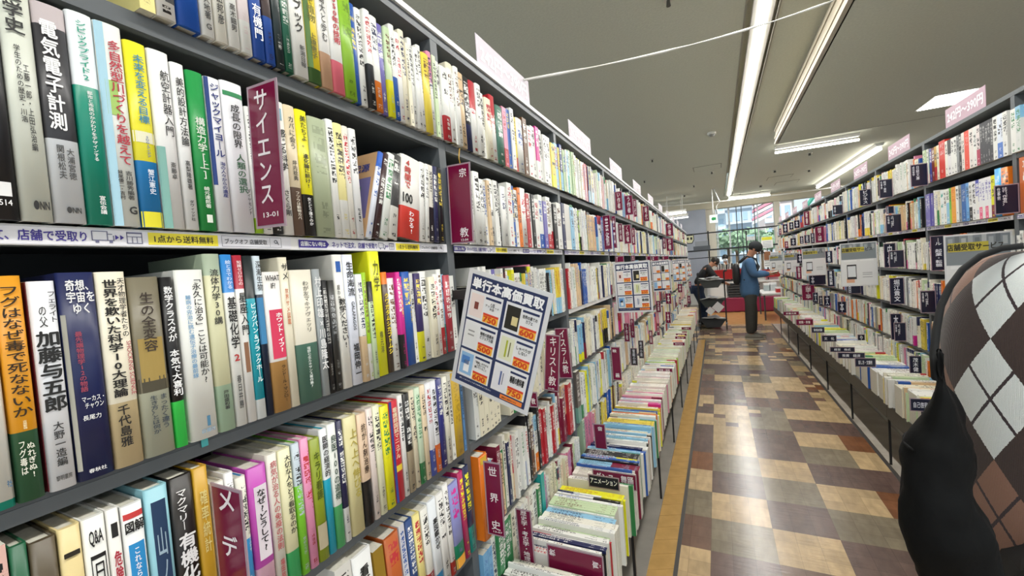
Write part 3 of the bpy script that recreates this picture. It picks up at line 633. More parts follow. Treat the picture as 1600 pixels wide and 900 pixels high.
def fill(frame, j, ya, yb, k, pal=PW, hs=(.175, .212), wm=(.010, .023), lean=0, xs=None, seed=0):
    rb = random.Random(seed*991+j*31+(k or 0)*7+(5 if frame[0] == 'R' else 0)); y = ya
    while y < yb-wm[0]-.0005:
        n = rb.choice([1, 1, 1, 1, 2, 3, 5]) if rb.random() < .5 else 1; w = rb.uniform(*wm); c, st = rnd_style(rb, pal); h = rb.uniform(*hs)
        for _ in range(n):
            if y+w > yb: w = max(wm[0], yb-y) if y+wm[0] <= yb else 0
            if w <= 0: break
            rec(frame, y, ZB[j], w-.0004, h, rb.uniform(.125, .15), c, lean=lean, dx=rb.uniform(-.010, .008), where=(k, j), seed=rb.random()*50, tl=rb.random(), **st); y += w
        if rb.random() < .02: y += rb.uniform(.01, .05)
# ---------------------------------------------------------------- the science bay, book by book (photo columns of each spine)
XS = XL+.012
def hand(j, x0, x1, cov, ty=None, mode='bot', h=None, where=(0, None), **k):
    z = ZB[j]; zr = z if mode == 'bot' else z+.21
    ya, yb = y_at(x0, XS, zr+EYE), y_at(x1, XS, zr+EYE)
    if ty is not None: h = at((x0+x1)/2 if mode == 'bot' else x1, ty, X=XS)[2]-EYE-z
    return rec('L', ya, z, yb-ya-.0004, h or RB.uniform(.19, .212), RB.uniform(.13, .155), cov, where=(0, j), **k)
# --- top shelf
row_px('L', 0, 'a14 w+g12 c18', 130, h=.2)
hand(0, 175, 205, 'w', T='p'); hand(0, 205, 219, 'o', band='w', bf=.07); hand(0, 219, 244, 'ecdf93', extra=[('t', .35, .65, .12, .15)], dens=.4)
hand(0, 245, 277, 'e3e1dc', extra=[('k', .45, .95, .10, .18)]); hand(0, 279, 315, '1a56b4', ink='w', dens=.5, T=(('エネルギー', 'f0f0f0', .5, .9, .35),))
hand(0, 316, 337, 'w', T=(('鈴木大地著', '222222', .5, .40, .12, .5), ('G', '222222', .5, .09, .05, .4, 'h')))
hand(0, 338, 357, 'z', T=(('武田邦彦', '222222', .5, .42, .12, .55),)); hand(0, 358, 377, 'w', T=(('GS', '111111', .45, .62, .42, .6, 'r', .03), ('高木鈿男', '222222', .5, .33, .12, .5)))
hand(0, 378, 396, 'e4d7d6', band='w', bf=.25, ink='m'); hand(0, 397, 416, '3a4a6e', band='2450a5', bf=.50, ink='w', T=(('有機門', 'ffffff', .5, .42, .14, .75),))
hand(0, 417, 432, '40302f', band='2450a5', bf=.36, ink='w', dens=.8); hand(0, 433, 447, '1b2a2c', ink='w'); hand(0, 447, 460, '125a41', ink='w', dens=.7)
hand(0, 461, 484, 'deddd7', T=(('楽ハンドブック', '111111', .5, .98, .34, .62, 'v', .02), ('新潟日報', '333333', .6, .26, .08, .34)))
hand(0, 484, 504, 'e3cb2b', band='3e6230', bf=.12, ink='k', T=(('ようこそ植物', '6b6a20', .5, .95, .5, .6), ('上遠恵子', '555520', .5, .42, .2, .5)), extra=[('4d7030', .0, .35, .12, .9)])
hand(0, 504, 522, 'dbd9d5', band='c29a7b', bf=.32, T=(('飯島大と歩む', '444444', .5, .95, .42, .5),)); hand(0, 522, 541, 'dcdcd8', band='e4707f', bf=.30, T=(('2050年の技術', 'b5303a', .55, .98, .46, .75, 'v', .03),))
hand(0, 541, 560, '86b52a', h=.2, dens=.5, ink='k')
row_px('L', 0, 'b+b9 w10 w+k10 w+o12 v10 q+Y9 w+b8 w8 c8 c5 w6 w6 w6 y+y11 w^p7 q5 w7 w8 w8 w6', 560)
# --- second shelf
S2 = dict(ty=None)
hand(1, -38, 34, '1e1e22', h=.228, T=(('大森豊著', 'e8e8e8', .45, .42, .28, .34), ('5514', 'e8e8e8', .62, .085, .06, .4, 'h')), extra=[('e8e8e8', .40, .85, .10, .16, 'publisher_mark')], desc='black book with round white emblem and number 5514')
hand(1, 35, 86, 'cfd2c6', h=.232, T=(('工学史', '2a2a2a', .42, 1.0, .80, .62, 'v', .02), ('学生のための歴史・川浩', '333333', .40, .76, .42, .2), ('工藤一郎・上田弘治編', '333333', .62, .68, .3, .18), ('●NN', '222222', .62, .09, .05, .5, 'h', .03)), desc='pale grey-green book with tiny columns of black characters')
hand(1, 87, 138, '37363a', h=.228, top='b9aeb0', tf=.10, band='d3d6da', bf=.385, T=(('電気電子計測', 'f4f4f4', .40, .93, .42, .55, 'v', .022), ('大浦宮徳', '444444', .66, .35, .20, .24), ('関根松夫', '444444', .36, .36, .20, .24), ('●NN', '333333', .58, .075, .045, .45, 'h', .03)), desc='dark grey book with large white title over a pale grey foot')
hand(1, 139, 179, 'dfe3e6', h=.232, band='128a72', bf=.655, T=(('シビックプライド2', '17997f', .50, .965, .68, .42, 'v', .02), ('都市と市民のかかわりをデザインする', 'f0f0f0', .55, .64, .30, .22), ('宣伝会議', 'f0f0f0', .6, .14, .05, .26)), desc='white topped book with a long teal lower part')
hand(1, 180, 222, 'dfe2dc', h=.232, side='a8cfe0', T=(('多自然型川づくりを越えて', 'b23040', .62, .93, .30, .50, 'v', .02), ('吉川勝秀編著', '333333', .68, .28, .13, .26), ('妹尾優二・吉村', '333333', .36, .28, .13, .2), ('G', '222222', .7, .10, .06, .3, 'h', .03)), extra=[('a8cfe0', .0, .30, .0, 1.0), ('a5c86a', .18, .62, .55, .72)], desc='pale book with red title, blue edge and green patch')
hand(1, 223, 257, 'e2d92c', h=.222, band='1f7fc0', bf=.36, T=(('未来を変える目標', '3585a5', .55, .94, .56, .5, 'v', .015), ('SDGsアイデア', '4a6fae', .6, .50, .38, .5), ('蟹江憲史', 'dfe8f4', .6, .32, .18, .3)), extra=[('e9e6c9', .0, 1, .46, .52), ('e2d92c', .0, 1, .0, .085)], desc='bright yellow book with blue title and blue middle block')
hand(1, 258, 291, 'e4e4e2', h=.222, T=(('航空計器入門', '2b2b2b', .66, .90, .52, .42, 'v', .01), ('斎藤卓', '444444', .66, .38, .28, .26)), extra=[('7fb0a6', .0, .36, .0, .46)], desc='white book with black title and green cloud drawings at the foot')
hand(1, 292, 313, 'e6e6e4', h=.215, T=(('美的設計方法論', '2b2b2b', .5, .92, .50, .58), ('高梨隆雄著', '333333', .5, .42, .24, .38), ('ダヴィッド社', '333333', .5, .18, .05, .32)))
hand(1, 315, 341, '1f9146', h=.212, T=(('構造力学[上]', 'e8efe2', .5, .72, .32, .56), ('崎元達郎著', 'e8efe2', .5, .28, .14, .34)), extra=[('e8efe2', .35, .7, .05, .10, 'publisher_mark')], desc='plain green book with pale title low on the spine')
hand(1, 342, 366, 'e6e7ea', h=.212, T=(('ジャックマイヨール', '1e2f78', .55, .97, .48, .60, 'v', .02), ('海の人々からの遺産', '1e2f78', .62, .46, .22, .36)), extra=[('1d3c80', .0, .22, .3, 1.0)])
hand(1, 367, 400, 'e4e4e8', h=.215, T=(('成長の限界', '2b2b2b', .52, .86, .56, .42), ('人類の選択', '3a6a4a', .56, .53, .26, .42), ('ダイヤモンド', '333333', .8, .30, .12, .16)), extra=[('2f8a55', .05, .95, .905, .935)], desc='white book with a green bar above its black title')
hand(1, 401, 413, 'w', h=.188, band='G', bf=.12); hand(1, 413, 428, 'w', h=.19); hand(1, 428, 444, 'k', h=.185)
hand(1, 445, 461, 'e6e4de', ty=166, T=(('感じる科学', '222222', .5, .80, .48, .8, 'v', .02), ('さくら剛', '222222', .5, .34, .14, .5)), extra=[('7fa8b8', .3, .7, .86, .95)], desc='white book with bold black title right beside the science plate')
hand(1, 461, 478, 'd9c9a9', ty=172, band='6a5548', bf=.37, T=(('カバに会う', '333333', .5, .92, .66, .5), ('坪内稔典', '333333', .5, .58, .42, .4), ('フツウは動物カバ', 'e8e0d0', .5, .34, .12, .4)))
hand(1, 478, 496, 'e8e01c', ty=179, band='1c1c1c', bf=.33, T=(('美たちよ。', '222222', .55, .96, .70, .5), ('進化論に訊け!', '222222', .55, .66, .38, .62, 'v', .02), ('女とどう違うのか', 'f0f0f0', .5, .31, .08, .55)), desc='bright yellow book with black lower third')
hand(1, 497, 525, 'a9b394', ty=191, dens=.3, h=None); hand(1, 525, 536, 'w', ty=193, T='p'); hand(1, 536, 549, 'e6dc9a', ty=199, band='w', bf=.33); hand(1, 549, 558, 'e0dcd2', ty=203, ink='r'); hand(1, 559, 570, 'dedede', ty=207)
for x0, x1, c, ln, kw in ((573, 581, 'dfe3ee', 17, dict(ink='b', top='3a66c0', tf=.18, side='c09a70', face=(('purple_panel', '6a6496', .0, .92, .22, .70), ('green_leaves', '3a7a58', .45, .75, .30, .6), ('yellow_flower', 'd8a83a', .55, .72, .52, .62)), face_title='の起源')), (583, 592, '3a2226', 16, dict(ink='w')), (594, 606, 'e3e6e0', 14, dict(ink='g')), (607, 621, '3c3c3c', 11, dict(band='e0ded6', bf=.38, ink='w')),
                          (626, 656, 'e4e2dc', 8, dict(band='e2483e', bf=.38, T=(('4時間で', 'c04038', .30, .95, .60, .5, 'v', .03), ('100', '222222', .3, .54, .42, .5, 'h', .03), ('わかる!', 'ffffff', .5, .34, .06, .5)), desc='thick white leaning book with a red band at its foot')),
                          (657, 665, 'w', 6, {}), (666, 672, 'w', 6, {}), (673, 679, 'z', 5, dict(band='k', bf=.45)), (680, 687, '2c2f55', 4, dict(ink='w')), (688, 695, 'k', 3, dict(ink='y'))):
    hand(1, x0, x1, c, lean=ln, h=.188, **kw)
# --- third shelf
hand(2, -60, 27, 'dcdbd3', h=.222, band='159a86', bf=.035, dens=.2, T=(('社', '3c6a90', .9, .12, .09, .1, 'h'),), desc='off-white book with a thin teal line at its foot, at the photo edge')
hand(2, 30, 73, 'dc951c', ty=430, band='2d5a3c', bf=.31, T=(('フグはなぜ毒で死なないか', '2a1c08', .48, .96, .37, .78, 'v', .015), ('吉葉繁雄', 'f0e0b0', .5, .36, .32, .3, 'v'), ('フグ毒は', 'e8e8d8', .3, .27, .12, .26), ('ぬれぎぬ!', 'e8e8d8', .62, .26, .10, .3)), desc='orange book with green foot about pufferfish')
hand(2, 80, 122, 'e1e2e6', ty=438, T=(('フェライト', '2a2a2a', .78, .95, .80, .26), ('の父', '2a2a2a', .40, .88, .78, .3), ('加藤与五郎', '1c1c1c', .5, .77, .37, .92, 'v', .03), ('大野一造編', '2a2a2a', .5, .33, .11, .40), ('黎明書房', '444444', .5, .07, .045, .6, 'h')), side='6a0f20', desc='white book with very large black characters beside the orange one')
hand(2, 124, 181, '1d2552', ty=425, T=(('奇想、\n宇宙を\nゆく', 'f0f0f0', .55, .965, .80, .75, 'h', .02), ('最先端物理学12の物語', 'a8485a', .38, .72, .42, .2), ('マーカス・\nチャウン', 'e8e8e8', .58, .40, .34, .6, 'h'), ('長尾力', 'e8e8e8', .5, .31, .285, .5, 'h'), ('春秋社', 'e8e8e8', .5, .05, .03, .5, 'h')), extra=[('a8a69a', .0, .12, .05, .8)], desc='navy book with three rows of white title near its head')
hand(2, 182, 227, 'eae2cc', ty=424, band='cdb98f', bf=.33, T=(('世界を欺いた科学10大理論', '1c1a18', .40, .97, .35, .60, 'v', .03), ('天才物理学者たちの', '1c1a18', .78, .97, .66, .24), ('SHOCKING SCIENCE', 'b0505a', .84, .64, .36, .16, 'r'), ('千代島雅', '1c1a18', .42, .32, .10, .44, 'v', .015)), desc='cream book with heavy black title and tan lower third')
hand(2, 229, 276, '77705c', ty=432, band='aeb09c', bf=.36, T=(('生の全変容', '3a2f28', .5, .92, .58, .46), ('まったく違う', '3a4450', .72, .34, .14, .26), ('生き方〉とは何か', '3a4450', .4, .34, .12, .26)), extra=[('a38a4a', .1, .9, .42, .66), ('4a4434', .0, 1, .36, .44)], desc='mottled olive and brown book wrapped with a grey band')
hand(2, 277, 296, '141416', ty=432, band='3ddb5a', bf=.27, T=(('数学クラスタが', 'f4f4f4', .5, .95, .62, .72, 'v', .02), ('本気で大喜利', 'f4f4f4', .5, .58, .30, .8, 'v', .02)), desc='slim black book with vivid green foot')
hand(2, 300, 343, 'e6e6e0', ty=421, T=(('「永久に治る」ことは可能か?', '1e1e1e', .68, .95, .32, .32, 'v', .012), ('難病の完治に挑む遺伝子治療の最前線', '6c9cc4', .34, .86, .36, .2), ('白揚社', '8aa8c0', .6, .06, .035, .5, 'h')), extra=[('4a7a98', .58, .7, .07, .13, 'publisher_mark')], desc='thick white book with black title and pale blue subtitle')
hand(2, 345, 370, 'cfcda8', ty=397, top='a5b39c', tf=.12, band='a8c3a8', bf=.26, T=(('流体力学30講', '333333', .5, .92, .60, .52), ('戸田盛和著', '333333', .5, .23, .12, .4)), desc='tall cream and green book standing above its neighbours')
hand(2, 371, 388, 'e5e5e0', ty=398, top='2f86cf', tf=.22, T=(('絵ときでわかる', 'e8f2ff', .5, .97, .80, .6), ('基礎化学', '1c1c1c', .5, .76, .45, .8, 'v', .02), ('2', 'b03030', .5, .42, .38, .5, 'h', .03), ('春日井勝', '444444', .5, .3, .1, .4)), desc='white chemistry book with a blue head')
hand(2, 389, 403, 'e6e4e0', ty=399, top='b02a3c', tf=.20, T=(('知識ゼロからの', 'f6e6e6', .5, .97, .82, .7), ('星座入門', '1c1c1c', .55, .78, .52, .85, 'v', .02)), extra=[('8a6248', .25, .75, .30, .48)])
hand(2, 403, 418, '169aac', ty=400, top='142022', tf=.26, band='e8eeee', bf=.12, T=(('ビッグバン&ブラックホール', 'f0ffff', .55, .72, .22, .6, 'v', .015),), desc='turquoise book with black head')
hand(2, 419, 430, '142238', ty=400, top='c8d4dc', tf=.24, T=(('深海生物', '333333', .5, .97, .78, .8),), extra=[('3f86b8', .0, 1, .45, .74)])
hand(2, 430, 457, 'e4e0dc', ty=424, band='b5884e', bf=.36, T=(('WHAT\nIF?', '222222', .5, .975, .88, .8, 'h'), ('ホワット・イフ?', 'ffffff', .68, .71, .42, .38, 'v', .03), ('ランドール・マンロー', '2a2218', .66, .33, .06, .28)), extra=[('d93a5e', .18, .95, .38, .73)], desc='white book with a rounded pink panel and tan foot')
hand(2, 457, 470, 'e6dfc8', ty=402, T=(('サメ', '333333', .5, .96, .85, .7), ('世界サメ図鑑', 'c46a3a', .5, .8, .55, .4)))
hand(2, 471, 505, 'e2dccb', ty=421, band='4f7465', bf=.44, T=(('わが友マキアヴェッリ', '77756c', .62, .92, .52, .3), ('塩野七生ルネサンス著作集7', 'dfe6e0', .5, .42, .10, .24)), desc='cream book with a dull green lower half')
hand(2, 506, 517, '9da3a5', ty=420, T=(('村上印雄×川島隆太', 'f2f2f2', .5, .95, .20, .9, 'v', .01),)); hand(2, 518, 526, 'k', ty=437, ink='w', dens=.5); hand(2, 527, 537, '2c2c2a', ty=437, ink='a')
hand(2, 538, 552, 'e6e4dc', ty=398, T=(('超わかりやすく', '333333', .25, .78, .5, .3), ('数学ください!', '1c1c1c', .55, .68, .30, .7, 'v', .02)), extra=[('2f62b4', .2, .7, .87, .95)])
hand(2, 553, 568, 'dfe3f0', ty=398, T=(('生命海流', '1c1c1c', .5, .95, .68, .7), ('GALAPAGOS', '333333', .55, .64, .42, .3, 'r'), ('福岡伸一', '1c1c1c', .5, .32, .08, .6, 'v', .02)))
row_px('L', 2, 'w+e9 G+w6 q^k7', 569); hand(2, 592, 608, 'e2e322', ty=393, T=(('力学', '6a6a30', .5, .93, .68, .5), ('橋元淳', '6a6a30', .5, .36, .18, .3)), desc='tall plain bright yellow book')
hand(2, 609, 617, '4b3b2c', T=(('クワガタムシカブトムシ', 'f0d83a', .5, .8, .18, .9, 'v', .03),), top='o', tf=.12); row_px('L', 2, 'w10 P+k6 P+P7 b+b12 w5', 618)
hand(2, 658, 667, '34285c', band='e6e326', bf=.34, ink='y'); row_px('L', 2, 'w10 c9 w6 w+r6 l+t7', 667); hand(2, 702, 711, 'ac3644', ink='w'); hand(2, 711, 717, 'w')
# --- fourth shelf: columns measured at the spine tops
F4 = [(-28, 14, 'e2b7ad', 845, {}), (17, 46, '1d5e3f', 842, dict(T=(('PMプロ', 'e8e8e8', .5, .85, .4, .5),), desc='dark green book with white letters in the lower corner')), (47, 90, '554a38', 831, dict(T=(('物理学講義', 'f0f0f0', .5, .84, .20, .46, 'v', .025),), desc='dark brown book with white physics title')),
      (92, 128, 'dcc890', 812, dict(T=(('一般化学', '2a2418', .48, .90, .16, .72, 'v', .015),), desc='tan book with spaced black chemistry title')), (129, 166, 'e5e5df', 796, dict(T=(('Q&A', '1c1c1c', .5, .94, .86, .6, 'h', .02), ('日本経済の', '1c1c1c', .53, .79, .24, .52, 'v', .01)), extra=[('1c1c1c', .2, .24, .2, .82), ('1c1c1c', .82, .86, .2, .82), ('1c1c1c', .2, .86, .80, .82)], desc='white question and answer book with a framed black title')),
      (167, 188, 'e4e2dc', 787, dict(T=(('危険生物', 'b03040', .5, .80, .48, .6, 'v', .03), ('ガイドブック', '222222', .5, .44, .1, .4)), extra=[('222222', .25, .75, .86, .93)])), (190, 224, 'e6e6e4', 777, dict(T=(('図解', '1c1c1c', .5, .92, .86, .9, 'h', .03), ('これならわかる!', 'f4f8ff', .5, .78, .46, .3, 'v', .02), ('ベ', '1c1c1c', .5, .40, .28, .8, 'h', .03)), extra=[('cf4040', .05, .95, .93, .96), ('2a90d0', .15, .88, .44, .80)], desc='white book with a light blue speech bubble')),
      (227, 264, '8fc3cf', 750, dict(T=(('山ノ名前', '9fb8c8', .5, .8, .15, .42),), extra=[('1f3a5c', .2, .82, .05, .93)], desc='light blue book with a dark inner panel')), (266, 302, '1f1a18', 733, dict(T=(('マクマリー', 'f2f2f2', .42, .93, .71, .42, 'v', .015), ('有機化学', 'f2f2f2', .5, .70, .33, .78, 'v', .03), ('上', '222222', .5, .31, .24, .5, 'h')), extra=[('e8c818', .22, .78, .235, .32)], desc='thick black organic chemistry book with white title')),
      (303, 326, 'c79a28', 722, dict(T=(('確率統計', 'e8d890', .5, .88, .52, .5),), desc='ochre yellow book between the black one and the maroon plate')), (329, 349, 'e4e2da', 747, {}), (350, 364, 'e5e5e5', 733, dict(band='2f95d4', bf=.5)), (366, 382, 'dedcd0', 740, dict(band='3b98d8', bf=.55)),
      (384, 414, 'c04bb4', 720, dict(band='e8b9cf', bf=.28, T=(('なぜ?どうして?', '1c1c1c', .55, .84, .38, .46, 'v', .02), ('全回', '222222', .5, .2, .05, .5, 'v', .02)), extra=[('efe6f0', .22, .90, .33, .86)], desc='magenta book with a white title panel')), (415, 432, 'dcd8cc', 703, dict(T=(('病気が治る人の免疫の法則', 'c05058', .5, .96, .30, .6, 'v', .01), ('福田稔', 'c05058', .5, .24, .1, .4)))),
      (433, 453, 'e4e0b8', 695, dict(band='3fb46a', bf=.24, T=(('大切な人をどう看取るのか', '222222', .62, .96, .36, .5, 'v', .01),), desc='pale yellow book with a green foot')), (455, 467, 'b9c6d0', 688, dict(band='7cc832', bf=.68, ink='k')), (468, 481, 'e08fb4', 680, dict(ink='r', desc='tall pink book')), (482, 498, '8a9a24', 680, dict(T=(('キラリ看護', '4c5a18', .5, .9, .5, .6),), extra=[('b0a488', .05, .95, .1, .3)])),
      (499, 510, 'e4e6e8', 666, dict(band='1fa0bc', bf=.6, T=(('医師の経済的', '1c1c1c', .5, .95, .62, .8, 'v', .02),))), (511, 524, 'e4e6e0', 657, dict(band='4fae6c', bf=.34, T=(('良医100の道標', '2a4a3a', .5, .92, .38, .7),))), (525, 534, '1b1c44', 653, dict(band='e6e6e6', bf=.28, ink='w')), (536, 556, 'd8cf9c', 644, dict(T=(('上へ上へ伸びる', 'b8a848', .6, .9, .3, .6),), ink='m')),
      (557, 571, 'dcc0a4', 641, dict(band='1a1a1c', bf=.40, T=(('抗がん剤治療', '3a2a20', .5, .92, .46, .5),), desc='beige book whose lower half is a black band')), (572, 581, 'e2d4ce', 634, {}), (582, 592, 'e2e2c4', 629, {}), (593, 606, 'e3de1e', 629, dict(T='p', ink='g')),
      (607, 620, 'cf2a3a', 621, dict(T=(('看護師国試マニュアル', 'f6e6c6', .5, .94, .42, .8, 'v', .02),), extra=[('2b3f8a', .0, .2, .0, 1.), ('e8c83a', .1, .9, .30, .36)], desc='red manual with a yellow oval low on the spine')),
      (621, 628, 'e4e4e0', 614, {}), (629, 638, '1b1b1b', 611, dict(band='a89a80', bf=.42, ink='w')), (639, 646, 'ddd2b8', 606, {}), (647, 655, 'c9dcc0', 602, dict(band='g', bf=.22, ink='g')), (656, 663, 'e4cfae', 598, {}), (664, 672, 'e4e4e8', 594, dict(band='4a5cb0', bf=.28, ink='r')), (672, 680, 'e4e4e8', 591, dict(band='e8702a', bf=.30)),
      (681, 689, '2d3078', 588, dict(ink='w')), (690, 697, 'e2dece', 585, {}), (698, 703, 'dcdad0', 582, dict(extra=[('c83a2c', .1, .9, .78, .9)])), (704, 716, 'cba62a', 577, dict(ink='k', dens=.3, desc='mustard yellow book near the end of its shelf, before the post')), (717, 720, '5a86b8', 585, {})]
for x0, x1, c, ty, kw in F4: hand(3, x0, x1, c, ty=ty+2, mode='top', **kw)
# --- fifth shelf, leaning a little
F5 = [(478, 498, 'e2e0dc', 893, {}), (500, 530, 'e4e2e0', 884, dict(T=(('真夏', '222222', .5, .8, .5, .6, 'v', .02),))), (532, 556, 'e2e0da', 866, {}), (558, 586, 'e6e6e4', 845, dict(T=(('看護診断ハ', '222222', .5, .9, .4, .5, 'v', .02),))), (588, 603, '9c7c2a', 846, dict(T=(('地方消滅', 'f0f0f0', .5, .9, .4, .8, 'v', .02),))), (606, 627, 'b9602e', 822, dict(ink='r', desc='rust orange book lying behind red lettering, fifth shelf')), (628, 636, 'd9dae2', 812, dict(ink='b')),
      (638, 648, '2d4a80', 803, dict(ink='w')), (649, 659, 'e6d88c', 795, dict(ink='r')), (661, 671, 'e4e2da', 786, dict(band='r', bf=.3)), (672, 684, 'e2e6ea', 772, dict(band='3a9ad8', bf=.2, T=(('薬図鑑かぜ', '222222', .6, .8, .45, .6, 'v', .02),))), (685, 695, 'e6e4e0', 763, {}), (696, 703, 'e6e4e0', 750, dict(band='x', bf=.15)),
      (704, 718, '8a8ec4', 745, dict(band='1f9a70', bf=.28, ink='P', extra=[('e8a43a', 0, 1, 0, .12)], desc='lavender book with green and orange foot')), (719, 726, 'b0245c', 731, dict(ink='Y')), (727, 735, '20284e', 722, dict(band='t', bf=.3, ink='Y'))]
for x0, x1, c, ty, kw in F5: hand(4, x0, x1, c, ty=ty, mode='top', lean=-2.5, **kw)
hand(5, 640, 690, 'e0ded8'); hand(5, 690, 722, 'd8c9a8'); hand(5, 722, 740, 'c8c6c0')
# ---------------------------------------------------------------- religion bay and the bays beyond
def bayL(k): return BAY0+k*BAY, BAY0+(k+1)*BAY-.032
row_px('L', 0, 'w+r10 c+y9 w7 e9 k+n10 w^r9 w8 w6 c9 w^r8 s10 p+r6 b5 w5 y+r5 w9 B6 w7 w6 P+w5 w6 w6 w8 y+Y6 l5 y6 q6 l+t6 w6 w5 Y+y6 w4 r+r6 n+l8', 696)
def rest(frame, j, k, **kw):
    a, b = bayL(k) if frame == 'L' else (.888+k*BAY+.032, .888+(k+1)*BAY-.002)
    ys = [r['y']+r['w'] for r in BOOKS if r['frame'] == frame and r['where'] == (k, j)]
    fill(frame, j, max([a]+ys)+.0006, b, k, seed=k+1, **kw)
for r in BOOKS:
    if r['frame'] == 'L' and r['where'] == (0, 0) and r['y'] > bayL(0)[1]: r['where'] = (1, 0)
rest('L', 0, 1, wm=(.008, .019))
row_px('L', 1, 'n5 w6 e5 k4 w5 w8 w9 w7 w6 e4 w7 w6 k4 w8 w7 b5 w6 o4 w8 r5 w5 k4 w6 w+b6 v5 w+r6 w+r5 k5 w7 n4 w5 b5 l5 w5 G7 w5 l+t5 k4 w6 w5 w^r6 w7 w8 w6', 712)
for r in BOOKS:
    if r['frame'] == 'L' and r['where'] == (0, 1) and r['y'] > bayL(0)[1]: r['where'] = (1, 1)
rest('L', 1, 1, wm=(.008, .016))
fill('L', 2, bayL(1)[0]+.01, bayL(1)[0]+.10, 1, pal='kkrwk', hs=(.14, .16), seed=3); rest('L', 2, 1, wm=(.009, .02))
fill('L', 3, bayL(1)[0]+.03, bayL(1)[1], 1, pal='czcqWzcW', hs=(.17, .2), wm=(.014, .028), seed=5)
r = rec('L', bayL(1)[0]+.004, ZB[4], .040, .232, .15, 'e0761c', ink='o', dens=.4, where=(1, 4), dx=.012, desc='thick tall orange book left of the world history plate', extra=[('e8c040', .1, .9, .90, .98)])
fill('L', 4, bayL(1)[0]+.050, bayL(1)[1], 1, pal='wwerBnkmwzyrgwwc', hs=(.18, .232), wm=(.012, .024), seed=8)
rec('L', bayL(1)[0]+.003, ZB[5], .026, .2, .15, '6fa6cf', where=(1, 5), ink='b', dens=.5); rec('L', bayL(1)[0]+.031, ZB[5], .022, .2, .15, '6fa6cf', where=(1, 5), ink='b', dens=.5)
fill('L', 5, bayL(1)[0]+.056, bayL(1)[0]+.42, 1, pal='wwzcwgW', hs=(.19, .215), wm=(.018, .03), seed=4)
rec('L', bayL(1)[0]+.424, ZB[5], .03, .225, .14, '1fa09c', where=(1, 5), ink='t', dens=.3, desc='tall teal book near the step, bottom shelf of the religion bookcase')
fill('L', 5, bayL(1)[0]+.458, bayL(1)[1], 1, pal='wwzpmwqcl', seed=9)
PFAR = 'wwwwwwwwcccczzzWWWepqlyrbnkeW'
for k in range(2, 12):
    a, b = bayL(k)
    for j in range(6):
        pal = PFAR
        if k == 2 and j == 0: rec('L', a+.002, ZB[0], .03, .21, .14, '22357a', band='l', bf=.4, where=(2, 0)); fill('L', 0, a+.034, b, 2, pal='wwwWzwpqoc', wm=(.008, .018), seed=2); continue
        if k == 2 and j == 1:
            rec('L', a+.006, ZB[1], .085, .21, .15, 'd4d2cc', band='z', bf=.2, where=(2, 1), T=(('の子', '222222', .5, .75, .4, .5),), desc='very thick grey white boxed volume, second shelf of the arts bookcase'); rec('L', a+.094, ZB[1], .04, .215, .15, '4a5a30', top='g', tf=.3, band='7fdc2a', bf=.32, where=(2, 1))
            fill('L', 1, a+.136, b, 2, pal='wwyWowbreqw', seed=12); continue
        if k == 2 and j == 4: rec('L', a+.004, ZB[4], .05, .24, .16, '5a5450', band='6f9c8e', bf=.3, where=(2, 4), ink='w', dens=.6, desc='thick dark grey book with sage foot, fifth shelf of the arts bookcase'); fill('L', 4, a+.058, b, 2, pal='wwlYzwWqkw', hs=(.2, .235), seed=12); continue
        if k == 2 and j == 5:
            rec('L', a+.05, ZB[5], .03, .235, .15, 'a9bfa2', where=(2, 5), ink='g'); fill('L', 5, a+.084, a+.30, 2, pal='gBwpe', hs=(.21, .24), seed=12); fill('L', 5, a+.33, b, 2, pal='yBbWkzwk', hs=(.2, .24), lean=6, seed=12); continue
        if k in (3,) and j == 3: fill('L', j, a, b, k, pal='pprpwwp', wm=(.014, .022), seed=3); continue
        if k in (3, 4) and j == 5: fill('L', j, a, b, k, pal='zzcze', wm=(.02, .03), seed=3); continue
        fill('L', j, a, b, k, pal=pal, wm=(.010, .021) if k < 4 else (.014, .028), seed=k)
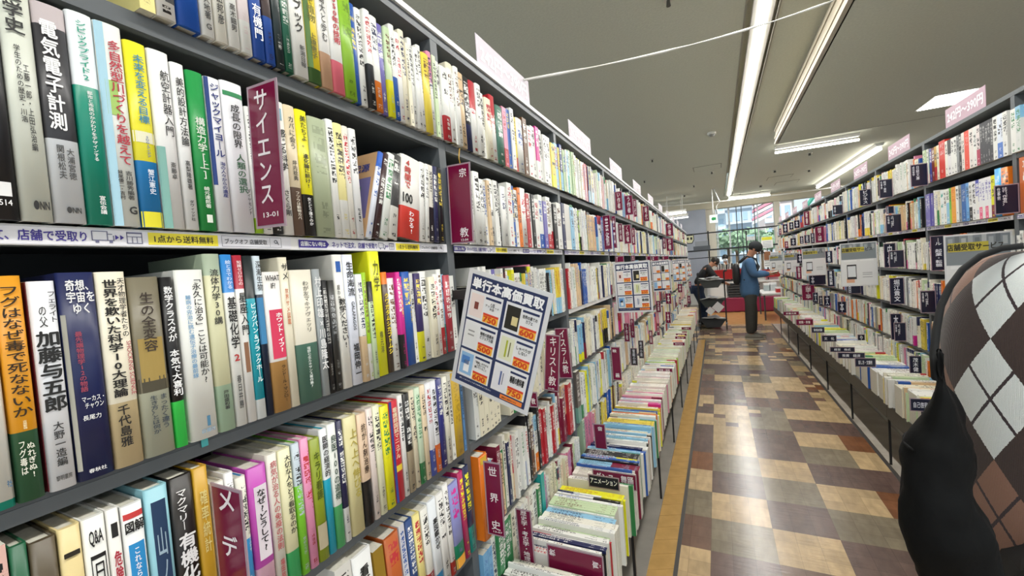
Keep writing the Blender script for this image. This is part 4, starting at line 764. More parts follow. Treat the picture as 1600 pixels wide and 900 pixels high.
# ---------------------------------------------------------------- right side
def bayR(k): return .888+k*BAY+.032, .888+(k+1)*BAY-.002
for k in range(1, 11):
    a, b = bayR(k)
    for j in range(6):
        y = a
        def put(y, w, c, h=.2, **kw):
            rec('R', y, ZB[j], w-.0005, h, .14, c, where=(k, j), **kw); return y+w
        if k == 1 and j == 0: fill('R', 0, a, b, 1, pal='wwWzwkw', wm=(.02, .04), hs=(.19, .2)); continue
        if k == 1 and j == 1:
            fill('R', 1, a, a+.60, 1, pal='kyWgw'); y = a+.62; y = put(y, .03, 'Y'); y = put(y, .03, 'k'); put(b-.16, .12, 'c8662c', h=.24, ink='w', desc='broad brick orange book with white barcode label, above the shop order strip'); continue
        if k == 2 and j == 0:
            y = put(y, .035, 'w'); y = put(y, .04, 'dfe6f2', band='4a78c8', bf=.35); y = put(y, .035, 'w')
            for _ in range(5): y = put(y, .022, '33333a', ink='w', dens=.5)
            y = put(y, .03, 'e2d6d4', band='b02a50', bf=.4); y = put(y, .03, 'w'); y = put(y, .04, 'e4dcd6'); y = put(y, .045, 'e8452c', dens=.3, ink='w', desc='bold red and white book in the middle of the top shelf'); y = put(y, .03, 'e4dcd6')
            y = put(y, .025, 'k'); y = put(y, .025, 'a'); y = put(y, .03, 'w'); y = put(y, .03, 'w'); y = put(y, .04, 'e2e0e0', top='k', tf=.4); y = put(y, .03, 'z'); y = put(y, .07, 'd43426', h=.215, ink='w', dens=.4, desc='broad red book left of the white ones on the top shelf'); y = put(y, .03, 'c'); y = put(y, .03, 'c8a040', band='r', bf=.4); y = put(y, .035, '7a3024'); y = put(y, .03, '4a4ea0'); fill('R', 0, y, b, 2); continue
        if k == 2 and j == 1:
            y = put(y+.01, .05, 'o', h=.22); y = put(y, .05, '2f9cd8', h=.225, ink='w', dens=.3, desc='bright sky blue book behind the big dark blue plate'); y = put(y, .03, 'Y', band='m', bf=.3)
            for _ in range(4): y = put(y, .026, 'e6e6e8', band='e8628c' if _ in (1, 3) else 'w', bf=.30, ink='v')
            y = put(y, .03, '4a50b0', band='w', bf=.6); y = put(y, .035, 'e6e6e6', ink='k'); y = put(y, .03, 'w', band='k', bf=.35); y = put(y, .03, '6aa4dc'); y = put(y, .045, '2060a8', dens=.4, ink='w'); y = put(y, .03, 'a'); y = put(y, .03, 'w'); y = put(y, .05, 'eaa23a', ink='o', desc='orange and yellow book, second shelf, by the blue ones'); y = put(y, .022, '5cb832', band='G', bf=.4); y = put(y, .035, 'w', band='l', bf=.6); y = put(y, .03, 'w'); y = put(y, .04, 'e2e6e6', ink='t'); fill('R', 1, y, b, 2); continue
        fill('R', j, a, b, k, pal='wwwwwwwwzzzccWWeqplyYrbknoa', wm=(.011, .025) if k < 5 else (.018, .036), seed=k+40)
# ---------------------------------------------------------------- books lying spine-up in the trays
def tray_fill(side, ya, yb, pal, hs=(.255, .285), ws=(.008, .024), dep=(.195, .215), seed=0, lean=0, k=0, z0=TR_B):
    rb = random.Random(seed+900); y = ya
    while y < yb-ws[0]-.0005:
        n = rb.choice([1, 1, 1, 2, 4]); w = rb.uniform(*ws); c, st = rnd_style(rb, pal); h = rb.uniform(*hs); d = rb.uniform(*dep)
        for _ in range(n):
            if y+w > yb: w = yb-y if y+ws[0] <= yb else 0
            if w <= 0: break
            x = XL+.256 - .0 if side == 'L' else XR-.256
            rec(side+'T', y, z0+.001+d, w-.0006, h, d, c, where=(k, 6), seed=rb.random()*50, tl=rb.random(), lean=lean, x=(XL+.022+h if side == 'L' else XR-.022-h), **st); y += w
def traysL():
    segs = [(.93, 1.108, 'wwzrkw'), (1.132, 1.50, 'wwwczwklwnwq'), (1.502, 1.55, 'kYk'), (1.612, 1.642, 'zw'), (1.67, 2.15, 'kbnwzlzcwwlb'), (2.15, 2.62, 'llwyoYlwcb'), (2.62, 3.5, 'ppzzwczz'), (3.5, 4.1, 'wwczGqw'), (4.15, 4.9, 'wwzcq'), (4.95, 5.6, 'zcwq'), (5.65, 6.4, 'wczwy'), (6.45, 8.1, 'wzcwzce')]
    for i, (a, b, pal) in enumerate(segs): tray_fill('L', a, b, pal, seed=i, ws=(.006, .018), hs=(.24, .265) if a < 2.6 else (.225, .25), lean=0, k=int((a+.06-BAY0)/BAY))
traysL()
segs = [(2.40, 2.62, 'kwaG'), (2.66, 2.95, 'wpwYGww'), (2.98, 3.45, 'cqkweYcc'), (3.47, 4.4, 'bwqcywwwczrww'), (4.42, 5.2, 'bwzcwqrw'), (5.22, 6.2, 'wlYqwcrz'), (6.22, 7.3, 'wzcwz'), (7.34, 8.4, 'wzcqw'), (8.44, 9.85, 'wGwzw')]
for i, (a, b, pal) in enumerate(segs): tray_fill('R', a, b, pal, seed=i+50, hs=(.20, .235) if i != 3 else (.2, .25), dep=(.165, .2), ws=(.012, .034), k=int((a-.888)/BAY))
# ---------------------------------------------------------------- which books become objects: the 300 that show largest
def shows(r):
    B = book_matrix(r); w, h, d = r['w'], r['h'], r['d']
    P = [pix(B @ Vector(q)) for q in ((0, 0, 0), (0, w, 0), (0, w, h), (0, 0, h), (-d*.6, w/2, h))]
    if any(p[2] < .05 for p in P): return 0
    def area2(q):
        A = 0
        for i in range(len(q)): x0, y0 = q[i][:2]; x1, y1 = q[(i+1) % len(q)][:2]; A += x0*y1-x1*y0
        return abs(A)/2
    # clip roughly by sampling the spine
    n = 0; tot = 0
    for i in range(4):
        for j in range(8):
            p = pix(B @ Vector((0, w*(i+.5)/4, h*(j+.5)/8))); tot += 1
            x, y = p[0], p[1]
            if 0 <= x < 1600 and 0 <= y < 900 and not (x > 1452 and y > 420) and not (715 < x < 865 and 440 < y < 630): n += 1
    A = area2(P[:4])*n/tot
    if r['frame'][1:] == 'T': A *= 1.3
    return A
for r in BOOKS: r['A'] = shows(r)
order = sorted([r for r in BOOKS if r['A'] > 0], key=lambda r: -r['A'])
near = order[:300]; cut = near[-1]['A']
farb = [r for r in order[300:]]+[r for r in BOOKS if r['A'] == 0 and r['frame'] in ('L', 'R') and (r['where'][0] or 0) >= 1]
print('books', len(BOOKS), 'near', len(near), 'cut', round(cut, 1), 'fine', sum(1 for r in near if r['A'] > 900))
# where each stands, told in words: the count runs from the near end of its shelf
rows = {}
for r in BOOKS:
    rows.setdefault((r['frame'], r['where']), []).append(r)
GROUPS = {}
def bayname(r):
    k = r['where'][0]
    if r['frame'][0] == 'L': return 'the %s bookcase' % NAMES_L[k] if k < 4 else 'the %s bay on the left' % ordw(k+1)
    return 'the %s right bookcase' % ordw(k)
COLN = {}
used = {}
near_id = {id(r) for r in near}
for key, lst in rows.items():
    vis = [r for r in lst if r['A'] > 0]
    vis.sort(key=lambda r: r['y'])
    for n, r in enumerate(vis):
        if id(r) not in near_id: continue
        col = cname(r['cov']); bits = col+' book'
        if r['band'] and cname(r['band']) != col: bits += ' with %s foot' % cname(r['band'])
        elif r['top'] and cname(r['top']) != col: bits += ' with %s head' % cname(r['top'])
        elif r['T'] or r['dens'] > .6: bits += ' with %s lettering' % (cname(r['ink']) if not (r['T'] and r['T'] != 'p') else cname(r['T'][0][1]))
        k, j = r['where']
        if r['frame'][1:] == 'T':
            lab = '%s, spine up, %s in tray below %s' % (bits, ordw(n+1), ('the %s bookcase' % NAMES_L[k]) if r['frame'][0] == 'L' else bayname(r))
            g = 'big books standing spine up in the trays'
        elif r['desc']:
            lab = r['desc']; g = None
            if len(lab.split()) < 10 and k is not None and 'shelf' not in lab: lab += ', '+ROW[j]
        else:
            lab = '%s, %s from left, %s of %s' % (bits, ordw(n+1), ROW[j], bayname(r)) if r['frame'][0] == 'L' else '%s, %s from near end, %s, %s' % (bits, ordw(n+1), ROW[j], bayname(r)[4:])
        g = ('big books standing spine up in the %s trays' % ('left' if r['frame'][0] == 'L' else 'right')) if r['frame'][1:] == 'T' else 'books on the %s of %s' % (ROW[j], bayname(r))
        while len(lab.split()) > 16:
            lab = lab.replace(' lettering', '').replace(' book with', ' book,') if 'book with' in lab else ' '.join(lab.split()[:16])
        if lab in used: lab += ', again'
        used[lab] = 1; r['label'] = lab; r['group'] = g
for r in near:
    o = make_book(r, r['A'] > 700)
    tag(o, r['label'], 'book', r['group'])
fb = far_books('book', farb); tag(fb, 'the many smaller looking books filling the distant bays and gaps of both bookcase rows', 'books', None, 'stuff')
# ================================================================== NAME PLATES, LEAFLETS, PRICE SIGNS
def plate(label, tl, tr, br, bl, XA, XB, m, items, **kw):
    """a card standing between the books, square to the shelf, sticking out into the aisle; corners are photo pixels"""
    A = at((tl[0]+bl[0])/2, (tl[1]+bl[1])/2, X=XA); Y = A[1]
    P0, P1, P3 = at(*bl, Y=Y), at(*br, Y=Y), at(*tl, Y=Y)
    W = abs(P1[0]-P0[0]); uy = (P3-P0); H = uy.length; uy.normalize(); ux = Vector((1, 0, 0)); ux = (ux-uy*ux.dot(uy)).normalized(); un = ux.cross(uy)
    return card(label, P0, ux, uy, un, W, H, m, items, **kw)
def card(label, P0, ux, uy, un, W, H, m, items, name='name_plate', cat='divider plate', group=None, thick=.0016, edge=M_PLATE, margin=.004):
    MW = Matrix(((ux[0], uy[0], un[0], P0[0]), (ux[1], uy[1], un[1], P0[1]), (ux[2], uy[2], un[2], P0[2]), (0, 0, 0, 1)))
    o = MB().box(0, W, 0, H, -thick, 0).build(name, edge); o.matrix_world = MW; tag(o, label, cat, group)
    MB().box(margin, W-margin, margin, H-margin, 0, .0006).build('printed_insert', m, o)
    for q in items:
        s, ik, uc, vc, wf, hf, mode = q; Lm = Matrix.Translation((W*uc, H*vc, .0012))
        mt = ink(hexof(ik))
        if mode == 'v': lettering('lettering', vert(s), mt, o, Lm, W*wf, H*hf, .012)
        elif mode == 'h': lettering('lettering', s, mt, o, Lm, W*wf, H*hf, .04 if name == 'price_sign' else .015)
        elif mode == 'rl': lettering('lettering', s, mt, o, Lm @ Matrix.Rotation(math.pi/2, 4, 'Z'), H*hf, W*wf, .012)
        elif mode == 'box': MB().box(W*(uc-wf/2), W*(uc+wf/2), H*(vc-hf/2), H*(vc+hf/2), .0004, .0010).build(s, mt, o)
    return o
WT = 'eadfe4'
A_, B_ = XL+.02, XL+.07
plate('big maroon plate reading science in white katakana, second shelf', (385, 137), (431, 124), (447, 352), (401, 358), A_, B_, M_MAROON, [('サイエンス', WT, .47, .56, .42, .78, 'v'), ('13-01', WT, .55, .09, .50, .035, 'h')])
plate('wide maroon plate with the two characters for religion spaced apart', (698, 259), (743, 258), (741, 382), (705, 382), A_, B_+.03, M_MAROON, [('宗', WT, .68, .88, .30, .11, 'h'), ('教', WT, .62, .14, .36, .12, 'h'), ('13-04', WT, .62, .045, .3, .03, 'h')])
plate('maroon plate with large white katakana cut off by the photo bottom edge', (328, 754), (374, 763), (391, 925), (345, 925), A_, A_+.02, M_MAROON, [('メ', WT, .52, .88, .5, .2, 'h'), ('デ', WT, .52, .48, .5, .2, 'h'), ('ィ', WT, .55, .12, .3, .13, 'h')])
plate('maroon Christianity plate with five white katakana and a kanji, front one of two', (852, 522), (874, 522), (873, 610), (850, 609), A_+.03, B_, M_MAROON, [('キリスト教', WT, .55, .53, .50, .86, 'v'), ('13-05', WT, .5, .045, .4, .03, 'h')])
plate('maroon Islam plate behind the Christianity plate', (866, 513), (891, 512), (895, 592), (874, 591), A_, B_-.02, M_MAROON, [('イスラム教', WT, .55, .53, .42, .86, 'v')])
plate('maroon world history plate beside the thick orange book', (754.5, 720), (782, 723.5), (789.5, 838.5), (762.5, 834), A_+.02, B_, M_MAROON, [('世', WT, .52, .88, .48, .12, 'h'), ('界', WT, .52, .52, .48, .12, 'h'), ('史', WT, .52, .15, .52, .13, 'h'), ('13-07', WT, .6, .06, .5, .025, 'h')])
plate('long maroon plate reading history, archaeology and geography, bottom shelf', (805, 794), (830, 799), (837.6, 894), (813.6, 891), A_+.01, B_, M_MAROON, [('歴史学・考古学・地理学', WT, .52, .54, .40, .88, 'v')])
plate('small maroon plate behind the tilted leaflet lower corner, one character showing', (826, 612), (840, 612), (841, 636), (828, 636), A_, A_+.03, M_MAROON, [('教', WT, .5, .4, .5, .4, 'h')])
plate('maroon music plate rising by the dark divider, bottom shelf', (926.6, 662), (946, 663.5), (951, 722), (932.5, 721), A_+.04, B_+.03, M_MAROON, [('音', WT, .55, .88, .40, .11, 'h'), ('楽', WT, .6, .12, .42, .12, 'h')])
plate('maroon film plate leaning on the fifth shelf of the arts bookcase', (954, 542), (962.5, 542.7), (972, 592), (957.7, 594), A_+.03, B_+.04, M_MAROON, [('映', WT, .4, .88, .4, .1, 'h'), ('画', WT, .55, .15, .4, .12, 'h')])
# plates standing across the tray
def tray_plate(label, side, x0, x1, y0, y1, Y, m, items):
    P0 = at(x0, y1, Y=Y); P1 = at(x1, y1, Y=Y); P3 = at(x0, y0, Y=Y); W = abs(P1[0]-P0[0]); H = P3[2]-P0[2]
    P0 = Vector((P0[0], Y, min(P0[2], P1[2])))
    return card(label, P0, Vector((1, 0, 0)), Vector((0, 0, 1)), Vector((0, -1, 0)), W, H, m, items)
TP = [('large maroon education plate standing across the near tray', 857, 944, 850, 893, 1.12, M_MAROON, [('教', WT, .10, .74, .11, .24, 'rl'), ('育', WT, .86, .66, .10, .26, 'rl'), ('13', WT, .94, .66, .02, .08, 'rl')]),
      ('maroon dance plate standing in the tray behind the dark animation plate', 927, 995, 733, 757, 1.656, M_MAROON, [('ダンス・舞踊', WT, .5, .6, .25, .86, 'rlx')]),
      ('black plate with white animation katakana in the tray', 920, 968, 740.5, 760, 1.60, M_NAVY, [('アニメーション', 'ffffff', .5, .55, .86, .42, 'h')])]
for lab, x0, x1, y0, y1, Y, m, it in TP:
    it2 = [(q[0], q[1], q[2], q[3], .86, .5, 'h') if q[6] == 'rlx' else q for q in it]
    tray_plate(lab, 'L', x0, x1, y0, y1, Y, m, it2)
# small plates: (x0, x1, y0, y1, text, colour) on the left, measured in the photo
def small(side, x0, x1, y0, y1, txt, col, label, dx=.0):
    X = (XL+.014) if side == 'L' else (XR-.014)
    ym = (y0+y1)/2; Y = at(x0 if side == 'L' else x1, ym, X=X)[1]; a, b = at(x0, ym, Y=Y), at(x1, ym, Y=Y); xc = (x0+x1)/2
    zt = at(xc, y0, Y=Y)[2]; zb = at(xc, y1, Y=Y)[2]; W = b[0]-a[0]; H = zt-zb
    P0 = Vector((a[0], Y, zb)); ux = Vector((1, 0, 0)); un = Vector((0, -1, 0))
    m = M_MAROON if col == 'm' else M_NAVY if col == 'n' else M_BLACK
    two = txt.split('/'); it = []
    if len(two) == 1: it = [(txt, WT if col == 'm' else 'dfe2ee', .5 if W < H*.8 else .22, .52, .42 if W < H*.8 else .18, .82, 'v')]
    else: it = [(two[0], WT if col == 'm' else 'dfe2ee', .42, .6, .2, .62, 'v'), (two[1], WT if col == 'm' else 'dfe2ee', .18, .7, .14, .42, 'v')]
    return card(label, P0, ux, Vector((0, 0, 1)), un, W, H, m, it, group='small name plates on the left shelves' if side == 'L' else 'dark name plates on the right shelves')
SL = [(942.5, 955, 336, 390, '芸術', 'm'), (956.5, 963, 337, 388, '芸', 'm'), (961, 972.5, 299, 329, 'い作者', 'm'), (976, 989, 305, 336, 'う作者', 'm'), (989.5, 995, 311, 339, '時代', 'm'), (1005, 1014, 322, 346, '時代', 'm'),
      (966, 973, 349, 378, 'き作者', 'm'), (975, 986, 351, 381, 'く作者', 'm'), (986.5, 992.5, 356, 383, '作者', 'm'), (1040, 1052, 349, 369, '作者', 'm'), (1035, 1040.5, 371, 389, '作者', 'm'), (1041, 1052, 372, 392, '作者', 'm'), (1066, 1069, 363, 374, '本', 'm'),
      (961, 975, 400, 410, 'す', 'm'), (986, 992, 399, 408, '本', 'm'), (1009, 1017, 400, 408, '本', 'm'), (1018.5, 1029, 400, 408, '本', 'm'), (1034, 1045, 400, 407, '本', 'm'),
      (975, 983.6, 505, 534, 'ら作者', 'm'), (984.5, 991.6, 498, 528, 'テーマ', 'm'), (985.5, 996, 544, 571, '官能小説', 'k'), (997.5, 1006, 532, 560, '時代小説', 'k'), (1025, 1032.5, 470, 488, '文庫', 'm'), (1040, 1049, 458, 475, '本', 'm'), (1026, 1030.7, 505, 524, '本', 'm'), (1014, 1020, 516, 538, '映画', 'm'),
      (1040, 1048, 487, 505, '本', 'm'), (1043, 1047.6, 516, 532, '本', 'm'), (1059, 1066, 443.5, 457, '本', 'm'), (1061, 1064, 464, 476, '本', 'm'), (1069, 1074, 476, 488, '本', 'm'), (1076, 1080, 440, 450, '本', 'm'), (1074, 1079, 462, 474, '本', 'm')]
for n, (x0, x1, y0, y1, t, c) in enumerate(SL):
    lab = '%s plate, %s from the left among the small plates on the left bookcases' % ('black' if c == 'k' else 'small maroon', ordw(n+1) if False else '')
    z = 'top' if n < 6 else 'second' if n < 13 else 'third' if n < 18 else 'lower'
    lab = ['tall maroon arts plate with two characters far apart', 'slim maroon plate tucked behind the arts plate', 'maroon plate starting with the kana i, top shelf', 'maroon plate starting with the kana u, top shelf', 'narrow maroon plate behind the kana u plate', 'maroon plate just left of the orange book, top shelf',
           'maroon plate with the kana ki, second shelf', 'maroon plate with the kana ku, second shelf', 'narrow maroon plate right of the kana ku plate', 'upper maroon plate of the far cluster below the white rail', 'thin maroon plate left in the far second shelf cluster', 'wide maroon plate in the far second shelf cluster', 'tiny maroon plate at the far end of the top shelf',
           'maroon plate just above the second leaflet, its left half', 'maroon plate just above the second leaflet, its right half', 'maroon plate above the third leaflet, first', 'maroon plate above the third leaflet, middle', 'maroon plate above the third leaflet, last',
           'maroon plate with the kana ra below the second leaflet', 'maroon plate right of the kana ra plate', 'black plate with white writing in front of pale books', 'slightly higher black plate beside the other black one', 'maroon plate below the third leaflet on the left', 'maroon plate below the third leaflet, farther right', 'maroon plate under the middle of the third leaflet, low', 'maroon plate left of the yellow book on the fifth shelf',
           'maroon plate beneath the two leaflets, fourth shelf', 'low maroon plate close above the tray, fourth bookcase', 'maroon plate straight below the fourth leaflet', 'narrow maroon plate lower below the fourth leaflet', 'maroon plate just above the far tray end', 'tiny maroon plate beside the dark clothed worker', 'tiny maroon plate right above the far tray'][n]
    small('L', x0, x1, y0, y1, t, c, lab, dx=.012 if n in (1, 4, 8) else .02)
SR = [(1553.6, 1593, 288, 334, 'は行（作者名）/仕事術', 'n', 'large dark blue plate below the orange book on the right'), (1422.6, 1450, 256, 291, '日経文庫/成功哲学', 'n', 'dark blue plate hanging off the top shelf left of the violet book'), (1373.6, 1395, 280, 309, '経済・貿易/仕事術', 'n', 'dark blue plate on the top shelf, one bay farther than the violet book'), (1343, 1361, 296, 321, 'ビジネス', 'n', 'dark blue plate with white katakana on the top shelf'),
      (1384.5, 1397, 322, 334, '経営', 'n', 'partly covered dark plate in the gap of the second shelf'), (1384, 1409, 335, 363, 'さ行（作者名）/仕事術', 'n', 'dark blue plate in front of the bent sheet, second shelf'), (1381, 1400, 380, 418, '中村', 'n', 'taller dark blue plate standing behind another, third shelf'), (1389, 1413, 391, 418, 'た行（作者名）/仕事術', 'n', 'dark blue plate in front of the taller one, third shelf'), (1454, 1479, 368, 423, 'ール 起業・転職', 'n', 'tall dark blue plate right by the large grey leaflet'),
      (1390, 1413, 434, 475.5, '堀江貴文', 'n', 'tall dark blue plate with four widely spaced characters, fourth shelf'), (1438, 1462.6, 454, 489, 'な行（作者名）/仕事術', 'n', 'dark blue plate near the dark sleeve, fourth shelf'), (1391.5, 1409, 490, 531, '本田', 'n', 'tall dark blue plate behind another, fifth shelf'), (1397, 1416, 504, 533, 'は行（作者名）/仕事術', 'n', 'dark blue plate left of the red and yellow book'), (1340, 1352, 522.6, 543, 'や行', 'n', 'small dark blue plate on the bottom shelf by the post'),
      (1421, 1441, 556, 600, '茂木健一郎', 'n', 'tall dark blue plate with five white characters, bottom shelf'), (1301, 1317, 320, 335, '本', 'n', 'dark plate on the top shelf with a yellow book above it'), (1256, 1265, 330, 352, '新書', 'm', 'maroon plate on the far top shelf, right side'), (1273.6, 1288, 354, 379, '経営・法律', 'm', 'broad maroon plate on the second shelf, right side'), (1266.5, 1273, 364, 380, '株式', 'n', 'narrow dark plate left of the broad maroon one'), (1256.7, 1265.5, 367, 380, '税', 'n', 'dark plate two places left of the broad maroon one'),
      (1249.6, 1255.8, 369, 381, '金', 'n', 'dark plate three places left of the broad maroon one'), (1289.6, 1301, 392, 411, '資格', 'n', 'dark blue plate tilted left of the second leaflet on the right'), (1292.6, 1304, 422, 448, '資格試験', 'n', 'tall dark plate lower left of the second right leaflet'), (1264, 1291, 430, 445, '本', 'n', 'wide dark plate below the third right leaflet'), (1244, 1253, 416, 436, '教育', 'm', 'maroon plate below the narrow leaflets, right side'), (1253, 1273, 445, 469, '心理学・哲学', 'm', 'maroon plate pair on the fourth shelf, right side'),
      (1270, 1278.5, 457, 473, '文', 'n', 'first of three dark plates in a row, fourth shelf'), (1279.3, 1286, 462, 478, '文', 'n', 'middle of three dark plates in a row, fourth shelf'), (1287, 1298, 462, 478, '文', 'n', 'last of three dark plates in a row, fourth shelf'), (1323, 1345, 445, 459, '自', 'n', 'dark plate right under the second right leaflet'), (1240.7, 1249.6, 344, 356.5, '本', 'n', 'dark plate far along the top shelf, right one of two'), (1233, 1240.2, 347, 359, '本', 'n', 'dark plate far along the top shelf, left one of two'),
      (1235, 1244, 372, 384, '本', 'n', 'dark plate far along the second shelf'), (1245, 1255, 396.5, 411, '本', 'n', 'dark plate between the far leaflets on the right'), (1308.5, 1322.5, 471, 489, '本', 'n', 'dark plate low under the second right leaflet'), (1217, 1221, 357, 367, '本', 'm', 'tiny maroon plate at the far end of the right top shelf'), (1223, 1231, 350, 364, '本', 'n', 'tiny dark plate near the far end of the right top shelf'), (1226, 1232, 377, 388, '本', 'm', 'tiny maroon plate near the far end of the second shelf')]
for x0, x1, y0, y1, t, c, lab in SR: small('R', x0, x1, y0, y1, t, c, lab, dx=.014)
def tray_small(x0, x1, y0, y1, side, col, t, lab):
    Y = at((x0+x1)/2, y1, Z=EYE+TR_B+.206)[1]
    tray_plate(lab, side, x0, x1, y0, y1, Y, M_MAROON if col == 'm' else M_NAVY, [(t, WT if col == 'm' else 'dfe2ee', .5, .5, .66, .45, 'h')])
for q in ((1026, 1051, 575, 581, 'L', 'm', '囲碁・将棋', 'maroon plate across the left tray before the pink edged books'), (1052, 1070, 535, 540, 'L', 'm', '教科学習参考', 'maroon plate across the left tray, second going back'), (1055, 1072, 525.5, 530, 'L', 'm', '語学', 'maroon plate across the left tray, third going back'), (1056, 1073, 521, 525, 'L', 'm', '語学', 'maroon plate across the left tray, fourth going back'), (1065, 1080, 511, 515.5, 'L', 'm', '本', 'farthest maroon plate across the left tray'),
          (1422, 1456, 622, 642, 'R', 'n', '自己啓発', 'large dark blue plate across the right tray'), (1336, 1369, 559, 573, 'R', 'n', '話し方・文章術', 'dark blue plate across the right tray, second from the near end'), (1309, 1352, 550.5, 560, 'R', 'n', '投資　経済', 'long dark blue plate across the right tray, third'), (1297, 1336, 542, 550, 'R', 'n', '経営　株式', 'long dark blue plate across the right tray, fourth'), (1284, 1307.6, 524, 534, 'R', 'n', '文　化', 'dark blue plate across the right tray, fifth'),
          (1268, 1288.6, 511, 520, 'R', 'n', '資格試験', 'dark blue plate across the right tray, sixth'), (1244, 1271, 498.6, 508, 'R', 'm', '就職・教養', 'nearer maroon plate across the right tray'), (1224, 1248.6, 486.5, 492.5, 'R', 'm', '新書文庫', 'farther maroon plate across the right tray')): tray_small(*q)
# ---- pale pink price signs on the shelf tops
M_PINK = mat('pale_pink_card', 'c2a2b1', .45); M_PINK2 = mat('pale_card', 'cdc3cd', .45)
for n in range(10):
    y = 1.158+n*.9; P0 = Vector((XL-.004, y, EYE+.649)); L_ = .405
    m = M_PINK2; it = [('242円〜390円', 'f4eef2', .5, .48, .90, .55, 'h')]
    card(['pale price sign on the left shelf top above the religion bay', 'pale price sign on the left shelf top, second one'][n] if n < 2 else 'pale price sign on the left shelf top, %s one' % ordw(n+1), P0, Vector((0, 1, 0)), Vector((0, 0, 1)), Vector((1, 0, 0)), L_, .098, m, it, 'price_sign', 'sign', 'price signs on the left shelf tops', .001, M_PINK2, .0005)
    if n < 9:
        y = 2.914+n*.9+.40; P0 = Vector((XR+.004, y, EYE+.634))
        card('pale pink 242 to 390 yen sign on the right shelf top, %s one' % ordw(n+1), P0, Vector((0, -1, 0)), Vector((0, 0, 1)), Vector((-1, 0, 0)), .40, .105, M_PINK, it, 'price_sign', 'sign', 'price signs on the right shelf tops', .001, M_PINK, .0005)
# ---- buy-price leaflets hanging at the posts on the left
def leaflet_items(detail):
    D = '23305a'; it = [('blue_frame', D, .5, .5, .90, .93, 'box'), ('単行本高価買取', 'f2f2f4', .5, .90, .86, .095, 'h')]
    cells = [(.27, .72, '750', 'e8d8d4', '人生\nアップデート\n大全'), (.72, .72, '600', '222018', '世界の果ての\nカフェ'), (.27, .465, '500', 'e2e2e2', '睡眠の超基本\nビジュアル版'), (.72, .465, '600', 'dfe0c4', 'しゃべりが\nしない'), (.27, .21, '600', '8fb8e0', '「国語」ができる\n人がいつも\n働いていること'), (.72, .21, '750', 'e0e0e6', '睡眠の教科書')]
    for u, v, pr, c, t in cells:
        it += [('cell', 'e4e4e6', u, v, .41, .235, 'box')]
        it2 = [('book_picture', c, u-.105, v, .16, .19, 'box'), ('price_background', 'f3b83c', u+.09, v-.075, .19, .075, 'box'), ('red_line', 'd8412a', u+.09, v-.045, .19, .018, 'box'), (pr, 'd4481c', u+.085, v-.082, .165, .052, 'h')]
        if detail: it2 += [('black_bar', '23305a', u+.09, v+.085, .19, .018, 'box'), (t, '222222', u+.09, v+.028, .17, .062, 'h')]
        it += it2
    it += [('orange_panel', 'ef8436', .78, .062, .27, .036, 'box')]
    if detail: it += [('詳しくはスタッフまでお声がけください', 'e8e8ee', .32, .070, .42, .012, 'h'), ('買取のご案内はこちら', '3a2010', .76, .062, .18, .014, 'h')]
    return it
def leaflet(label, tl, tr, br, bl, Y, detail, frame=None):
    P0 = at(*bl, Y=Y); P1 = at(*br, Y=Y); P3 = at(*tl, Y=Y); ux = (P1-P0); W = ux.length; ux.normalize(); uy = P3-P0; uy -= ux*uy.dot(ux); H = uy.length; uy.normalize()
    if frame: P0, ux, uy, W, H = frame
    un = ux.cross(uy)
    MW = Matrix(((ux[0], uy[0], un[0], P0[0]), (ux[1], uy[1], un[1], P0[1]), (ux[2], uy[2], un[2], P0[2]), (0, 0, 0, 1)))
    o = MB().box(0, W, 0, H, -.002, 0).build('framed_leaflet', mat('leaflet_sleeve', 'd6d7da', .25)); o.matrix_world = MW; tag(o, label, 'leaflet', 'buying price leaflets on the left posts')
    lvl = {'blue_frame': .0003, 'cell': .0006, 'book_picture': .0009, 'price_background': .0009, 'red_line': .0012, 'black_bar': .0009, 'orange_panel': .0006}
    for s, ik, uc, vc, wf, hf, mode in leaflet_items(detail):
        mt = ink(hexof(ik))
        if mode == 'box': z = lvl[s]; MB().box(W*(uc-wf/2), W*(uc+wf/2), H*(vc-hf/2), H*(vc+hf/2), z-.0003, z).build(s, mt, o)
        else: lettering('print', s, mt, o, Matrix.Translation((W*uc, H*vc, .0016)), W*wf, H*hf, .045 if len(s) < 8 else .02)
    if detail:
        for (u, v, c, a, b) in ((.165, .72, '7a3a34', .05, .06), (.645, .70, 'd8c890', .07, .07), (.15, .24, '4f82c4', .10, .07), (.17, .19, 'f0f0f2', .07, .10), (.16, .465, '9a9a9a', .08, .012), (.16, .50, '9a9a9a', .08, .012), (.61, .465, 'a8b02c', .02, .14), (.65, .465, '6a6a3a', .012, .12), (.61, .21, '5a6a9a', .02, .12), (.64, .21, '8a8a98', .012, .10)):
            MB().box(W*(u-a/2), W*(u+a/2), H*(v-b/2), H*(v+b/2), .0010, .0014).build('cover_drawing', ink(c), o)
    return o
def leaflet_at(c, ux, uy, W, H):
    """the tilted one: centre, directions and size instead of photo corners"""
    ux, uy = Vector(ux).normalized(), Vector(uy); uy = (uy-ux*uy.dot(ux)).normalized(); c = Vector(c)
    q = [pix(c+ux*a*W/2+uy*b*H/2) for a, b in ((-1, 1), (1, 1), (1, -1), (-1, -1))]
    o = leaflet('large tilted leaflet of buying prices hanging at the first post', q[0][:2], q[1][:2], q[2][:2], q[3][:2], c[1], True, (c-ux*W/2-uy*H/2, ux, uy, W, H)); return o
l1 = leaflet_at((-.452, .826, EYE-.150), (.945, -.028, -.327), (.324, -.073, .943), .213, .286)
hk = empty('mounting_bracket', (XL+.004, .905, EYE-.045)); tag(hk, 'black bracket arm holding the tilted leaflet at the first post', 'bracket')
